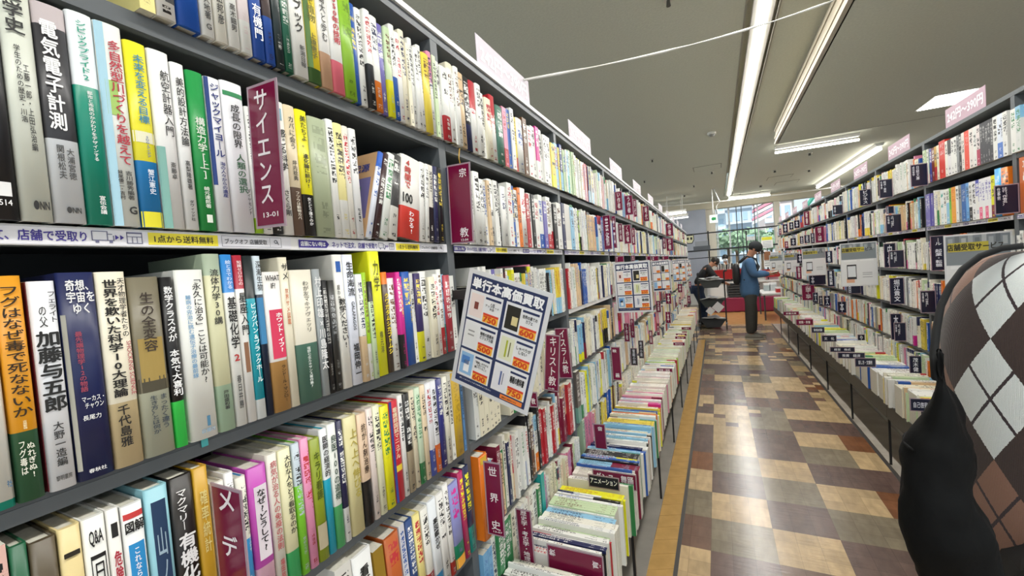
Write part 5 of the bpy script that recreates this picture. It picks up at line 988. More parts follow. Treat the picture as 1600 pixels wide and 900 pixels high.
MB().box(0, .10, -.008, .008, -.012, .012).build('arm', M_BLACK, hk); MB().box(.10, .15, -.035, .012, -.010, .014).build('clamp', M_BLACK, hk)
leaflet('upright framed leaflet of buying prices, second along the left shelves', (960, 411), (1016, 408.5), (1021, 487), (964, 489), 2.70, True)
leaflet('framed leaflet, third along the left shelves', (1018.5, 408), (1048, 406.5), (1050, 454), (1021, 456), 4.50, False)
leaflet('framed leaflet, fourth along the left shelves', (1050, 406.5), (1072, 405), (1073.5, 439.5), (1052, 441), 6.30, False)
leaflet('small framed leaflet, fifth along the left shelves', (1073, 406), (1081, 405), (1082, 432), (1074, 433), 8.10, False)
# ---- grey pick-up service leaflets on the right posts
def service(label, x0, x1, yt, yb, Y, detail):
    P0 = at(x0, yb, Y=Y); P1 = at(x1, yb, Y=Y); P3 = at(x0, yt, Y=Y); W = P1[0]-P0[0]; H = P3[2]-P0[2]
    P0 = Vector((P0[0], Y, P3[2]-H))
    o = MB().box(0, W, 0, H, -.002, 0).build('framed_leaflet', mat('leaflet_sleeve', 'd6d7da', .25)); o.matrix_world = Matrix(((1, 0, 0, P0[0]), (0, 0, -1, P0[1]), (0, 1, 0, P0[2]), (0, 0, 0, 1)))
    tag(o, label, 'leaflet', 'pick-up service leaflets on the right posts')
    def bx(n, c, u, v, a, b, z=.0004): MB().box(W*(u-a/2), W*(u+a/2), H*(v-b/2), H*(v+b/2), z-.0003, z).build(n, ink(c), o)
    bx('grey_photo', '7d858b', .5, .80, .94, .36); bx('white_panel', 'd9dadb', .5, .32, .94, .58)
    for i in range(9): bx('shelf_picture', ['9aa1a6', '6a7278', 'a8adb0'][i % 3], .1+i*.1, .90+.03*(i % 2), .07, .10, .0008)
    lettering('headline', '店舗受取サービス', ink('2a2a20'), o, Matrix.Translation((W*.46, H*.84, .0018)), W*.84, H*.085, .03)
    bx('yellow_shade', 'b8ac40', .36, .84, .60, .11, .0012)
    bx('pill', 'e4e5e6', .27, .59, .36, .035, .0009); bx('pill', 'e4e5e6', .72, .59, .36, .035, .0009)
    bx('phone_drawing', '2c2c30', .30, .33, .26, .34, .0009); bx('phone_screen', 'd4d8dc', .30, .34, .22, .25, .0012); bx('orange_hand', 'd8a88a', .26, .13, .22, .10, .0008)
    for v in (.30, .26, .20): bx('text_line', '8a8a90', .72, v, .26, .012, .0009)
    return o
service('large grey pick-up service leaflet partly behind the argyle cardigan', 1479, 1586, 368, 492, 2.72, True)
service('grey and white pick-up service leaflet with phone drawing, second on the right', 1315, 1373, 381, 448, 4.50, True)
service('pick-up service leaflet, third along the right shelves', 1254.5, 1292, 389, 431, 6.30, True)
service('pick-up service leaflet, fourth along the right shelves', 1226, 1250, 396, 426, 8.10, False)
service('pick-up service leaflet, fifth along the right shelves', 1203, 1224, 399, 423, 9.90, False)
# bent white sheet and bookmark ribbon, light blue scrap
a = at(1383, 323, X=XR-.03); mb = MB(); pts = []
for i in range(9): t = i/8; pts.append((XR-.03+.0*t, a[1]+.07*t*t-.0, EYE+.245-.152*t))
for i in range(8): p, q = pts[i], pts[i+1]; mb.hexa([p, q, (q[0]+.12, q[1], q[2]), (p[0]+.12, p[1], p[2]), (p[0], p[1]+.0012, p[2]), (q[0], q[1]+.0012, q[2]), (q[0]+.12, q[1]+.0012, q[2]), (p[0]+.12, p[1]+.0012, p[2])])
tagm(mb, 'bent_sheet', M_WHITE, 'bent white sheet standing behind the dark plate in the second shelf gap', 'sheet')
a = at(718, 232, X=XL+.02); tagm(MB().tube([a, a+Vector((0, -.006, -.02)), a+Vector((.004, -.014, -.03)), a+Vector((.006, -.010, -.052)), a+Vector((.006, -.018, -.066))], [.0015, .0018, .0015, .0018, .003], 6), 'bookmark_ribbon', mat('gold_ribbon', 'b98f2c', .5), 'golden bookmark ribbon hanging below the books by the first post', 'ribbon', True)
a = at(319, 688, X=XL+.0015); MB_ = MB().box(0, .0012, -.004, .004, -.008, .004); o = tagm(MB_, 'tape_scrap', mat('teal_scrap', '4fb0b4', .4), 'small turquoise tape scrap on the third shelf edge', 'scrap'); o.location = a
# ================================================================== PEOPLE
def skin(name, joints, edges, m, parent=None, root=0, sub=2, mw=None):
    """joints: [(x, y, z, r)] ; a limb surface grown round the bones"""
    me = bpy.data.meshes.new(name); me.from_pydata([j[:3] for j in joints], edges, []); me.skin_vertices.new() if hasattr(me.skin_vertices, 'new') else None
    bm = bmesh.new(); bm.from_mesh(me); ly = bm.verts.layers.skin.verify(); bm.verts.ensure_lookup_table()
    for i, j in enumerate(joints):
        r = j[3]; rr = (r, j[4]) if len(j) > 4 else (r, r); bm.verts[i][ly].radius = rr; bm.verts[i][ly].use_root = (i == root)
    bm.to_mesh(me); bm.free(); me.materials.append(m)
    o = bpy.data.objects.new(name, me); COL.objects.link(o); o.parent = parent
    if mw is not None: o.matrix_basis = mw
    s = o.modifiers.new('s', 'SKIN'); s.use_smooth_shade = True; s.branch_smoothing = .6
    u = o.modifiers.new('u', 'SUBSURF'); u.levels = sub; u.render_levels = sub
    return o
def figure(name, label, loc, rz, pose, mats, H=1.70, mask=False, cap=False, glasses=False):
    """pose: dict of joint positions in the figure's own frame (x to its left... y forward, z up)"""
    s = H/1.70; t = empty(name, loc, rz); tag(t, label, 'person')
    P = {k: (v[0]*s, v[1]*s, v[2]*s) for k, v in pose.items()}
    sk = mats['skin']
    J = []; E = []; ix = {}
    def j(k, p, r, r2=None):
        ix[k] = len(J); J.append((p[0], p[1], p[2], r*s)+((r2*s,) if r2 else ())); return ix[k]
    def e(a, b): E.append((ix[a], ix[b]))
    mid = lambda a, b, f: tuple(P[a][i]+(P[b][i]-P[a][i])*f for i in range(3))
    j('pel', P['pelvis'], .125, .105); j('waist', mid('pelvis', 'chest', .45), .115, .095); j('chest', P['chest'], .118, .09); j('neck', P['neck'], .052); j('headb', mid('neck', 'head', .45), .062, .068); j('head', P['head'], .078, .092); j('crown', mid('neck', 'head', 1.45), .062, .074)
    for a, b in (('pel', 'waist'), ('waist', 'chest'), ('chest', 'neck'), ('neck', 'headb'), ('headb', 'head'), ('head', 'crown')): e(a, b)
    for sd in ('l', 'r'):
        j('sh'+sd, P['sh'+sd], .044); e('chest', 'sh'+sd); j('el'+sd, P['el'+sd], .041); e('sh'+sd, 'el'+sd); j('wr'+sd, P['wr'+sd], .027); e('el'+sd, 'wr'+sd)
        hp = Vector(P['wr'+sd])+(Vector(P['wr'+sd])-Vector(P['el'+sd])).normalized()*.075*s; j('pm'+sd, hp, .032, .018); e('wr'+sd, 'pm'+sd)
        j('hip'+sd, P['hip'+sd], .088); e('pel', 'hip'+sd); j('kn'+sd, P['kn'+sd], .056); e('hip'+sd, 'kn'+sd); j('an'+sd, P['an'+sd], .038); e('kn'+sd, 'an'+sd)
        fp = Vector(P['an'+sd])+Vector((0, .14*s, -.05*s)); j('ft'+sd, fp, .034); e('an'+sd, 'ft'+sd)
    body = skin('body', J, E, sk, t)
    # fingers and thumb of each hand
    for sd, sg in (('l', -1), ('r', 1)):
        w = Vector(P['wr'+sd]); d = (w-Vector(P['el'+sd])).normalized(); side = d.cross(Vector((0, 0, 1))).normalized(); dn = Vector((0, 0, -1))
        for f in range(4):
            b = w+d*.078*s+side*(f-1.5)*.019*s; L_ = (.034, .042, .040, .030)[f]*s
            skin('finger', [tuple(b-d*.02*s)+(.009*s,), tuple(b+d*L_*.8)+(.0085*s,), tuple(b+d*L_*1.4+dn*L_*.5)+(.007*s,)], [(0, 1), (1, 2)], sk, t, sub=1)
        b = w+d*.035*s+side*sg*.028*s; skin('thumb', [tuple(b)+(.011*s,), tuple(b+d*.03*s+side*sg*.018*s)+(.0095*s,), tuple(b+d*.055*s+side*sg*.014*s)+(.008*s,)], [(0, 1), (1, 2)], sk, t, sub=1)
    # face
    hd = Vector(P['head']); ax = (hd-Vector(P['neck'])).normalized(); fw = Vector((0, 1, 0)); fw = (fw-ax*fw.dot(ax)).normalized(); lf = fw.cross(ax).normalized()
    def ball(nm, c, r, m, sc_=(1, 1, 1), n=10):
        mb = MB(); rings = []
        for i in range(n+1):
            a = math.pi*i/n; rings.append([tuple(Vector(c)+lf*(r*sc_[0]*math.sin(a)*math.cos(q*math.pi/6))+fw*(r*sc_[1]*math.sin(a)*math.sin(q*math.pi/6))+ax*(r*sc_[2]*math.cos(a))) for q in range(12)])
        mb.loft(rings, cap=False); return mb.build(nm, m, t, True)
    ball('nose', hd+fw*.095*s-ax*.012*s, .014*s, sk, (.8, 1.2, 1.5))
    for q in (-1, 1):
        ball('ear', hd+lf*q*.080*s-ax*.005*s-fw*.008*s, .026*s, sk, (.4, .7, 1.1)); ball('eye', hd+lf*q*.032*s+fw*.083*s+ax*.014*s, .009*s, mat('eye_dark', '1c1614', .3))
        ball('eyebrow', hd+lf*q*.032*s+fw*.088*s+ax*.034*s, .016*s, mats['hair'], (1.1, .4, .25))
    if not mask: ball('mouth', hd+fw*.088*s-ax*.050*s, .020*s, mat('lips', '9a5a50', .5), (1.1, .5, .3))
    else:
        ball('face_mask', hd+fw*.052*s-ax*.036*s, .062*s, mat('mask_white', 'e8ebee', .8), (1.05, .85, .85))
    ball('hair', hd+ax*.032*s-fw*.016*s, .098*s, mats['hair'], (.93, 1.02, .92), 12)
    if cap:
        cm = mat('cap_charcoal', '202428', .8); ball('cap_crown', hd+ax*.048*s-fw*.004*s, .108*s, cm, (.98, 1.06, .88), 12)
        b = MB(); rings = []
        for i in range(9):
            a = -1.15+2.3*i/8; o_ = lf*math.sin(a)*.088*s; x = hd+ax*.045*s+fw*.075*s*math.cos(a)+o_; y = hd+ax*.018*s+fw*(.095+.085*math.cos(a))*s+o_*.9
            rings.append([tuple(x), tuple(y), tuple(y-ax*.005*s), tuple(x-ax*.007*s)])
        b.loft(rings).build('cap_brim', cm, t, True)
    # clothes
    dl = mats['top_fat'] if 'top_fat' in mats else .018
    TJ = [J[ix['pel']], J[ix['waist']], J[ix['chest']]]; TJ = [tuple(q[:3])+tuple(v+dl*s for v in q[3:]) for q in TJ]; E2 = [(0, 1), (1, 2)]
    c = tuple(Vector(P['neck'])*.93+Vector(P['chest'])*.07); TJ.append(c+(.072*s,)); E2.append((2, 3))
    hem = mats.get('hem', 0); TJ[0] = (TJ[0][0], TJ[0][1], TJ[0][2]-hem)+TJ[0][3:]
    for sd in ('l', 'r'):
        n = len(TJ); TJ += [P['sh'+sd]+((.076+dl*.25)*s,), P['el'+sd]+((.055+dl*.3)*s,), tuple(Vector(P['wr'+sd])*.97+Vector(P['el'+sd])*.03)+(.042*s,)]; E2 += [(2, n), (n, n+1), (n+1, n+2)]
    skin('jacket', TJ, E2, mats['top'], t)
    lf_ = mats.get('leg_fat', 0); LJ = [(P['pelvis'][0], P['pelvis'][1], P['pelvis'][2]-hem*.45, .135*s-hem*.10, .115*s-hem*.06)]; E3 = []
    for sd in ('l', 'r'):
        n = len(LJ); LJ += [(P['hip'+sd][0], P['hip'+sd][1], P['hip'+sd][2]-hem*.5, (.108+lf_)*s-hem*.05), P['kn'+sd]+((.083+lf_)*s,), (P['an'+sd][0], P['an'+sd][1], P['an'+sd][2]+.0*s, (.066+lf_*.6)*s)]; E3 += [(0, n), (n, n+1), (n+1, n+2)]
    skin('trousers', LJ, E3, mats['legs'], t)
    for sd in ('l', 'r'):
        a = P['an'+sd]; MBs = []
        for zz, wx, y0, y1 in ((-a[2]+.004, .052, -.085, .20), (-a[2]+.03, .054, -.088, .205), (-a[2]+.055, .048, -.082, .185), (-a[2]+.10, .042, -.07, .07)):
            zz = zz if zz < 0 else zz; MBs.append([(a[0]+wx*s*math.cos(q*math.pi/8), a[1]+((y0+y1)/2+(y1-y0)/2*math.sin(q*math.pi/8))*s, a[2]+zz) for q in range(16)])
        so = MB(); so.loft(MBs[:2]); so.build('sole', mat('sole_pale', 'b9b4a8', .7), t, False)
        sh = MB(); sh.loft(MBs[1:]); sh.build('shoe', mats['shoe'], t, True)
    return t
SKIN = mat('skin_tone', 'b98468', .55); HAIR = mat('hair_black', '17130f', .6)
def stand(**k):
    p = dict(pelvis=(0, 0, .92), chest=(0, 0, 1.27), neck=(0, .01, 1.46), head=(0, .03, 1.585), shl=(-.175, 0, 1.385), shr=(.175, 0, 1.385), ell=(-.22, -.01, 1.11), elr=(.22, -.01, 1.11), wrl=(-.22, .10, .88), wrr=(.22, .10, .88),
             hipl=(-.09, 0, .86), hipr=(.09, 0, .86), knl=(-.10, .02, .48), knr=(.10, .02, .48), anl=(-.10, -.01, .085), anr=(.10, -.01, .085)); p.update(k); return p
# the man in blue reading: he looks to the right (towards +x)
DENIM = mat('blue_jacket_cloth', '44688f', .85, noise=.12, nscale=9); SLACK = mat('charcoal_slacks', '3b3b38', .85, noise=.12, nscale=8)
fpos = at(1176, 529, Z=0)
man = figure('person', 'person in black cap, blue jacket and grey slacks reading in the aisle', (fpos[0], fpos[1], 0), -math.pi/2+.05,
    stand(chest=(0, -.02, 1.27), neck=(0, .03, 1.45), head=(0, .10, 1.555), ell=(-.20, .06, 1.12), elr=(.20, .04, 1.12), wrl=(-.12, .30, 1.13), wrr=(.10, .30, 1.12), shl=(-.17, .0, 1.375), shr=(.17, .0, 1.375), knl=(-.09, .03, .48), knr=(.09, -.02, .48), anl=(-.09, .02, .085), anr=(.09, -.04, .085)),
    dict(skin=SKIN, hair=HAIR, top=DENIM, legs=SLACK, shoe=mat('grey_shoe', '6e6b62', .7), top_fat=.068, hem=.24, leg_fat=.008), 1.74, cap=True)
bp = empty('backpack', (fpos[0], fpos[1], 0), -math.pi/2+.05); tag(bp, 'black backpack worn by the person in blue', 'backpack')
mb = MB(); rings = []
for z, wx, dy in ((.98, .09, .03), (1.02, .12, .05), (1.12, .135, .062), (1.24, .13, .06), (1.33, .10, .045), (1.36, .05, .02)):
    rings.append([(wx*math.copysign(abs(math.cos(q*math.pi/8))**.7, math.cos(q*math.pi/8)), -.20+dy*math.copysign(abs(math.sin(q*math.pi/8))**.7, math.sin(q*math.pi/8)), z) for q in range(16)])
mb.loft(rings).build('sack', mat('black_nylon', '15161a', .6), bp, True)
for q in (-1, 1): MB().tube([(q*.10, -.14, 1.37), (q*.12, -.03, 1.475), (q*.125, .10, 1.42), (q*.13, .145, 1.28), (q*.13, .09, 1.14), (q*.12, -.10, 1.06)], .017, 8).build('strap', mat('black_nylon', '15161a', .6), bp, True)
bk = empty('open_book', (fpos[0]+.40*.98, fpos[1]-.02, 1.165), 0); tag(bk, 'open book held in the hands of the person in blue', 'book')
MB().hexa([(-.07, -.11, -.006), (.06, -.11, .014), (.06, 0, .0), (-.07, 0, -.02), (-.07, -.11, .003), (.06, -.11, .023), (.06, 0, .009), (-.07, 0, -.011)]).build('half', M_PAPER, bk)
MB().hexa([(-.07, 0, -.02), (.06, 0, .0), (.06, .11, .014), (-.07, .11, -.006), (-.07, 0, -.011), (.06, 0, .009), (.06, .11, .023), (-.07, .11, .003)]).build('half', M_PAPER, bk)
# worker in black bending over the trolley
w1 = at(1093, 398, Y=10.4); BLK = mat('black_uniform', '16181c', .8); JEANS = mat('blue_jeans', '3a4a66', .85, noise=.1, nscale=10)
worker = figure('person', 'person in black top and jeans bending over the trolley', (w1[0], 10.35, 0), -math.pi/2+.25,
    stand(pelvis=(0, -.10, .90), chest=(0, .10, 1.22), neck=(0, .22, 1.36), head=(0, .31, 1.42), shl=(-.18, .12, 1.31), shr=(.18, .12, 1.31), ell=(-.24, .26, 1.07), elr=(.24, .26, 1.07), wrl=(-.16, .46, .96), wrr=(.16, .46, .96), hipl=(-.09, -.10, .84), hipr=(.09, -.10, .84)),
    dict(skin=SKIN, hair=HAIR, top=BLK, legs=JEANS, shoe=mat('black_shoe', '1b1b1b', .6), top_fat=.03), 1.66)
obj('name_tag', [(.0, .255, 1.20), (.07, .255, 1.20), (.07, .262, 1.225), (.0, .262, 1.225)], [(0, 1, 2, 3)], M_WHITE, worker)
w2 = at(1133, 404, Y=13.38)
clerk = figure('person', 'person in dark clothes and white face mask behind the red tray', (w2[0], 13.38, 0), math.pi,
    stand(wrl=(-.14, .26, 1.0), wrr=(.14, .26, 1.0), ell=(-.23, .06, 1.10), elr=(.23, .06, 1.10)),
    dict(skin=SKIN, hair=HAIR, top=BLK, legs=BLK, shoe=mat('black_shoe', '1b1b1b', .6), top_fat=.02), (w2[2]+.02)*1.70/1.60, mask=True)
# ---- shopper in the argyle cardigan, close to the camera, cropped by the photo's right edge
CX, CY = .86, 1.42
def argyle():
    m = bpy.data.materials.new('argyle_knit'); m.use_nodes = True; N = m.node_tree.nodes; L = m.node_tree.links; b = N['Principled BSDF']
    def M(op, a, b_=None):
        n = N.new('ShaderNodeMath'); n.operation = op
        for i, v in enumerate((a, b_)):
            if v is None: continue
            if isinstance(v, (int, float)): n.inputs[i].default_value = v
            else: L.new(v, n.inputs[i])
        return n.outputs[0]
    uv = N.new('ShaderNodeUVMap'); uv.uv_map = 'UVMap'; s = N.new('ShaderNodeSeparateXYZ'); L.new(uv.outputs[0], s.inputs[0])
    nz = N.new('ShaderNodeTexNoise'); nz.inputs['Scale'].default_value = 260; L.new(uv.outputs[0], nz.inputs['Vector']); wob = M('MULTIPLY', M('SUBTRACT', nz.outputs['Fac'], .5), .030)
    uu = M('ADD', M('MULTIPLY', s.outputs[0], 1/ARG[0]), wob); vv = M('MULTIPLY', s.outputs[1], 1/ARG[1])
    a = M('ADD', M('ADD', uu, vv), ARG[2]); c = M('ADD', M('SUBTRACT', uu, vv), ARG[3])
    fa, fc = M('FLOOR', a), M('FLOOR', c)
    par = M('MODULO', M('ABSOLUTE', M('ADD', fa, fc)), 2.0)            # 1: coloured diamonds, 0: dark ground
    row = M('FLOOR', M('MULTIPLY', M('SUBTRACT', fa, fc), .5)); kol = M('FLOOR', M('MULTIPLY', M('ADD', fa, fc), .5))
    third = M('LESS_THAN', M('MODULO', M('ADD', row, 300.0+ARG[4]), 3.0), .5)                            # columns of white and of tan diamonds, every third one changed
    col = M('MODULO', M('ADD', M('ADD', kol, third), 200.0+ARG[5]), 2.0)
    def MIX(f, x, y):
        n = N.new('ShaderNodeMix'); n.data_type = 'RGBA'; L.new(f, n.inputs[0])
        for i, q in ((6, x), (7, y)):
            if isinstance(q, str): n.inputs[i].default_value = lin(q)
            else: L.new(q, n.inputs[i])
        return n.outputs[2]
    dia = MIX(col, 'd6dad8', '8c6654'); base = MIX(par, '3a2b27', dia)
    # thin overlaid lines crossing in the middle of each diamond
    def ln(x): return M('LESS_THAN', M('ABSOLUTE', M('SUBTRACT', M('FRACT', x), .5)), .022)
    lines = M('MULTIPLY', M('MAXIMUM', ln(a), ln(c)), par); base = MIX(lines, base, '33262a')
    rib = N.new('ShaderNodeTexNoise'); rib.inputs['Scale'].default_value = 900; L.new(uv.outputs[0], rib.inputs['Vector'])
    sc_ = N.new('ShaderNodeVectorMath'); sc_.operation = 'SCALE'; L.new(base, sc_.inputs[0]); L.new(M('ADD', M('MULTIPLY', rib.outputs['Fac'], .5), .75), sc_.inputs['Scale'])
    L.new(sc_.outputs[0], b.inputs['Base Color']); b.inputs['Roughness'].default_value = .95; b.inputs['Sheen Weight'].default_value = .3
    wv = M('SINE', M('MULTIPLY', s.outputs[1], 2600.0)); wu = M('SINE', M('MULTIPLY', s.outputs[0], 2600.0))
    bp_ = N.new('ShaderNodeBump'); bp_.inputs['Strength'].default_value = .35; bp_.inputs['Distance'].default_value = .0015; L.new(M('ADD', wv, wu), bp_.inputs['Height']); L.new(bp_.outputs[0], b.inputs['Normal'])
    return m
ARG = (.130, .235, -.086, -.634, 2, 0)
shopper = empty('person', (CX, CY, 0), 0)
tag(shopper, 'person seen from behind in a brown and white argyle cardigan, cropped by the photo edge', 'person')
def ringpts(cx, cy, z, rx, ry, tilt=0, n=40, e=.85, rot=0, slope=(0, 0)):
    out = []
    for q in range(n):
        a = 2*math.pi*q/n; x = rx*math.copysign(abs(math.cos(a))**e, math.cos(a)); y = ry*math.copysign(abs(math.sin(a))**e, math.sin(a))
        xr, yr = x*math.cos(rot)-y*math.sin(rot), x*math.sin(rot)+y*math.cos(rot)
        out.append((cx+xr, cy+yr, z+slope[0]*xr+slope[1]*yr))
    return out
def cloth_loft(name, rings, m, parent, closed=True):
    n = len(rings[0]); V = [p for r in rings for p in r]; F = []; UV = []
    acc = []; v = 0
    for i, r in enumerate(rings):
        if i: v += sum((Vector(rings[i][q])-Vector(rings[i-1][q])).length for q in range(0, n, 4))/(n/4)
        acc.append(v)
    U = []
    mid = rings[len(rings)//2]; u = 0; U = [0]
    for q in range(n): u += (Vector(mid[(q+1) % n])-Vector(mid[q])).length; U.append(u)
    for i in range(len(rings)-1):
        for q in range(n):
            F.append((i*n+q, i*n+(q+1) % n, (i+1)*n+(q+1) % n, (i+1)*n+q)); UV += [(U[q], acc[i]), (U[q+1], acc[i]), (U[q+1], acc[i+1]), (U[q], acc[i+1])]
    if closed:
        F.append(tuple(range((len(rings)-1)*n, len(rings)*n))); UV += [(U[q], acc[-1]) for q in range(n)]
    o = obj(name, V, F, m, parent, True); uvl = o.data.uv_layers.new(name='UVMap'); uvl.data.foreach_set('uv', np.array(UV, np.float32).ravel())
    s = o.modifiers.new('u', 'SUBSURF'); s.levels = 2; s.render_levels = 2; return o
ARGM = argyle()
SHC = Vector((.605, 1.185, 0))
def sight(px, py=500):
    d = ray(px, py); h = math.hypot(d[0], d[1]); return d[0]/h, d[1]/h, d[2]/h
def z_on(px, py, r): return EYE+sight(px, py)[2]*r
bpy.data.objects.remove(shopper)
shopper = figure('person', 'person seen from behind in a brown and white argyle cardigan, cropped by the photo edge', (SHC[0], SHC[1], 0), -math.pi/2,
    stand(pelvis=(0, -.03, .93), chest=(0, .02, 1.24), neck=(0, .15, 1.42), head=(0, .25, 1.50), shl=(-.15, .05, 1.35), shr=(.15, .05, 1.35), ell=(-.19, .16, 1.12), elr=(.17, .16, 1.12), wrl=(-.13, .33, 1.14), wrr=(.12, .33, 1.12), hipl=(-.09, -.02, .86), hipr=(.09, -.02, .86)),
    dict(skin=SKIN, hair=HAIR, top=mat('dark_brown_knit', '3a2b27', .95), legs=mat('black_trousers', '141416', .85), shoe=mat('black_shoe', '1b1b1b', .6), top_fat=.0), 1.70)
cang = math.atan2(SHC[0], SHC[1]); CR = math.hypot(SHC[0], SHC[1])
rings = []
for px, py, ry in ((1505, 960, .13), (1500, 900, .14), (1488, 820, .145), (1478, 740, .15), (1469, 660, .15), (1463, 590, .15), (1463, 540, .148), (1467, 500, .14), (1478, 460, .125), (1499, 428, .105), (1530, 406, .08), (1562, 393, .055)):
    sx_, sy_, sz_ = sight(px, py); a = math.atan2(sx_, sy_); rx = CR*math.sin(cang-a); z = z_on(px, py, CR-.02)
    rings.append(ringpts(0, 0, z, rx, ry, e=.95, rot=-cang))
# the rings are written round the figure's own origin (figure turned by -90 degrees)
Rz = Matrix.Rotation(math.pi/2, 4, 'Z')
rings = [[tuple(Rz @ Vector(p)) for p in r] for r in rings]
cloth_loft('cardigan', rings, ARGM, shopper)
tb = empty('tote_bag', (SHC[0], SHC[1], 0)); tag(tb, 'big black cloth tote bag hanging from the shoulder of the person in argyle', 'bag')
BAGM = mat('black_bag_cloth', '08090a', .75, noise=.25, nscale=9, bump=.7, spec=.18)
BR = 1.02; rings = []
def bag_ring(l, r_, py, th, R_=BR):
    a0 = sight(l, py); a1 = sight(r_, py); p0 = Vector((a0[0]*R_, a0[1]*R_, 0)); p1 = Vector((a1[0]*R_, a1[1]*R_, 0)); c = (p0+p1)/2; u = (p1-p0)/2; n = Vector((-u[1], u[0], 0)).normalized()*th; z = EYE+(a0[2]+a1[2])/2*R_
    zl = (a0[2]-a1[2])/2*R_
    out = []
    for q in range(28):
        an = 2*math.pi*q/28; cx_ = math.copysign(abs(math.cos(an))**.8, math.cos(an)); sn = math.copysign(abs(math.sin(an))**.8, math.sin(an))
        wv = 1+.07*math.sin(q*1.9+py*.05)
        p = c+u*cx_+n*sn*wv; out.append((p[0]-SHC[0], p[1]-SHC[1], z))
    return out
for l, r_, py, th in ((1450, 1600, 985, .03), (1438, 1605, 960, .055), (1424, 1590, 900, .07), (1411, 1565, 845, .072), (1404, 1540, 795, .07), (1406, 1522, 745, .062), (1416, 1508, 700, .05), (1440, 1506, 672, .042), (1451, 1502, 640, .036), (1450, 1493, 600, .032), (1454, 1486, 565, .026), (1458, 1477, 538, .016)):
    rings.append(bag_ring(l, r_, py, th))
sk_ = cloth_loft('bag_body', rings, BAGM, tb)
ft_ = bpy.data.textures.new('folds', 'CLOUDS'); ft_.noise_scale = .11; ft_.noise_depth = 2
dm_ = sk_.modifiers.new('folds', 'DISPLACE'); dm_.texture = ft_; dm_.strength = .045; dm_.mid_level = .5
rim = [Vector(p) for p in bag_ring(1413, 1470, 690, .052)]
MB().tube([tuple(p) for p in rim[8:20]], .0028, 6).build('bag_hem', BAGM, tb, True)
sp = []
for px, py, R_ in ((1462, 590, 1.02), (1459, 555, 1.06), (1463, 515, 1.11), (1470, 478, 1.16), (1484, 448, 1.20), (1504, 421, 1.22), (1532, 400, 1.24), (1565, 388, 1.26), (1600, 384, 1.30)):
    a = sight(px, py); sp.append((a[0]*R_-SHC[0], a[1]*R_-SHC[1], EYE+a[2]*R_))
sm = MB(); rr = []
for i, p in enumerate(sp):
    p = Vector(p); t = (Vector(sp[min(i+1, len(sp)-1)])-Vector(sp[max(i-1, 0)])).normalized(); v = Vector((SHC[0]+p[0], SHC[1]+p[1], 0)).normalized(); n = t.cross(v).normalized()
    rr.append([tuple(p+n*.006*math.cos(q*math.pi/5)+v*.024*math.sin(q*math.pi/5)) for q in range(10)])
sm.loft(rr).build('shoulder_strap', mat('strap_cloth', '1a1b1c', .8, spec=.2), tb, True)
# ================================================================== REAR OF THE SHOP
RED = mat('red_plastic', 'a82328', .35); WINE = mat('wine_panel', '8c2244', .35); GREYP = mat('counter_grey', '6f6e70', .45); WHT = mat('counter_white', 'd9d8d6', .4)
struct('trim_37', MB().box(-.3, 3, 10.35, 12.6, .0005, .002), mat('tan_vinyl', 'c79a5e', .2, noise=.1, nscale=9))
# checkout counter
CYY = 12.6; a = at(1106, 470, Y=CYY); b = at(1190, 470, Y=CYY); ct = empty('service_counter', (a[0], CYY, 0)); tag(ct, 'long counter with wine red panel and pale top behind the reading person', 'counter')
W_ = b[0]-a[0]+.9; zt = at(1150, 440, Y=CYY)[2]; zp = at(1150, 465, Y=CYY)[2]; zp0 = at(1150, 487, Y=CYY)[2]
MB().box(0, W_, .02, .45, max(.02, zp0-.12), zp0).build('base', GREYP, ct)
bevel(MB().box(0, W_, 0, .45, zp0, zp).build('wine_panel', WINE, ct), .02)
MB().box(0, W_, .0, .45, zt-.04, zt).build('counter_top', WHT, ct)
MB().box(0, W_, .25, .45, zp, zt-.04).build('back_board', WHT, ct)
x1_ = at(1137, 455, Y=CYY)[0]-a[0]; x2_ = at(1152, 455, Y=CYY)[0]-a[0]
MB().box(x1_-.42, x1_-.02, .02, .24, zp, zt-.05).build('drawer_front', WHT, ct)
for i in range(5): MB().box(x1_+.02, x1_+.75, .03, .24, zp+.02+i*(zt-zp-.08)/5, zp+.02+(i+.62)*(zt-zp-.08)/5).build('slot_rack', mat('rack_grey', '3c3d3e', .4), ct)
# red tray with standing papers
tz0, tz1 = at(1140, 436, Y=CYY)[2], at(1140, 421, Y=CYY)[2]; tx0, tx1 = at(1113, 430, Y=CYY)[0], at(1157, 430, Y=CYY)[0]
def tub(name, label, x0, x1, y0, y1, z0, z1, m):
    t = empty(name, ((x0+x1)/2, (y0+y1)/2, z0)); tag(t, label, 'tray'); hx, hy, h = (x1-x0)/2, (y1-y0)/2, z1-z0
    MB().box(-hx+.03, hx-.03, -hy+.03, hy-.03, 0, .01).build('base', m, t)
    mb = MB()
    for (ax, ay, bx_, by_) in ((-1, -1, 1, -1), (1, -1, 1, 1), (1, 1, -1, 1), (-1, 1, -1, -1)):
        P = [(ax*(hx-.04), ay*(hy-.04), 0), (bx_*(hx-.04), by_*(hy-.04), 0), (bx_*hx, by_*hy, h), (ax*hx, ay*hy, h)]; Q = [(p[0]*.96, p[1]*.96, p[2]) for p in P]
        mb.hexa([P[0], P[1], Q[1], Q[0], P[3], P[2], Q[2], Q[3]])
    mb.build('wall', m, t); mb = MB().box(-hx-.01, hx+.01, -hy-.01, -hy+.01, h-.02, h).box(-hx-.01, hx+.01, hy-.01, hy+.01, h-.02, h).box(-hx-.01, -hx+.01, -hy, hy, h-.02, h).box(hx-.01, hx+.01, -hy, hy, h-.02, h); mb.build('rim', m, t); return t
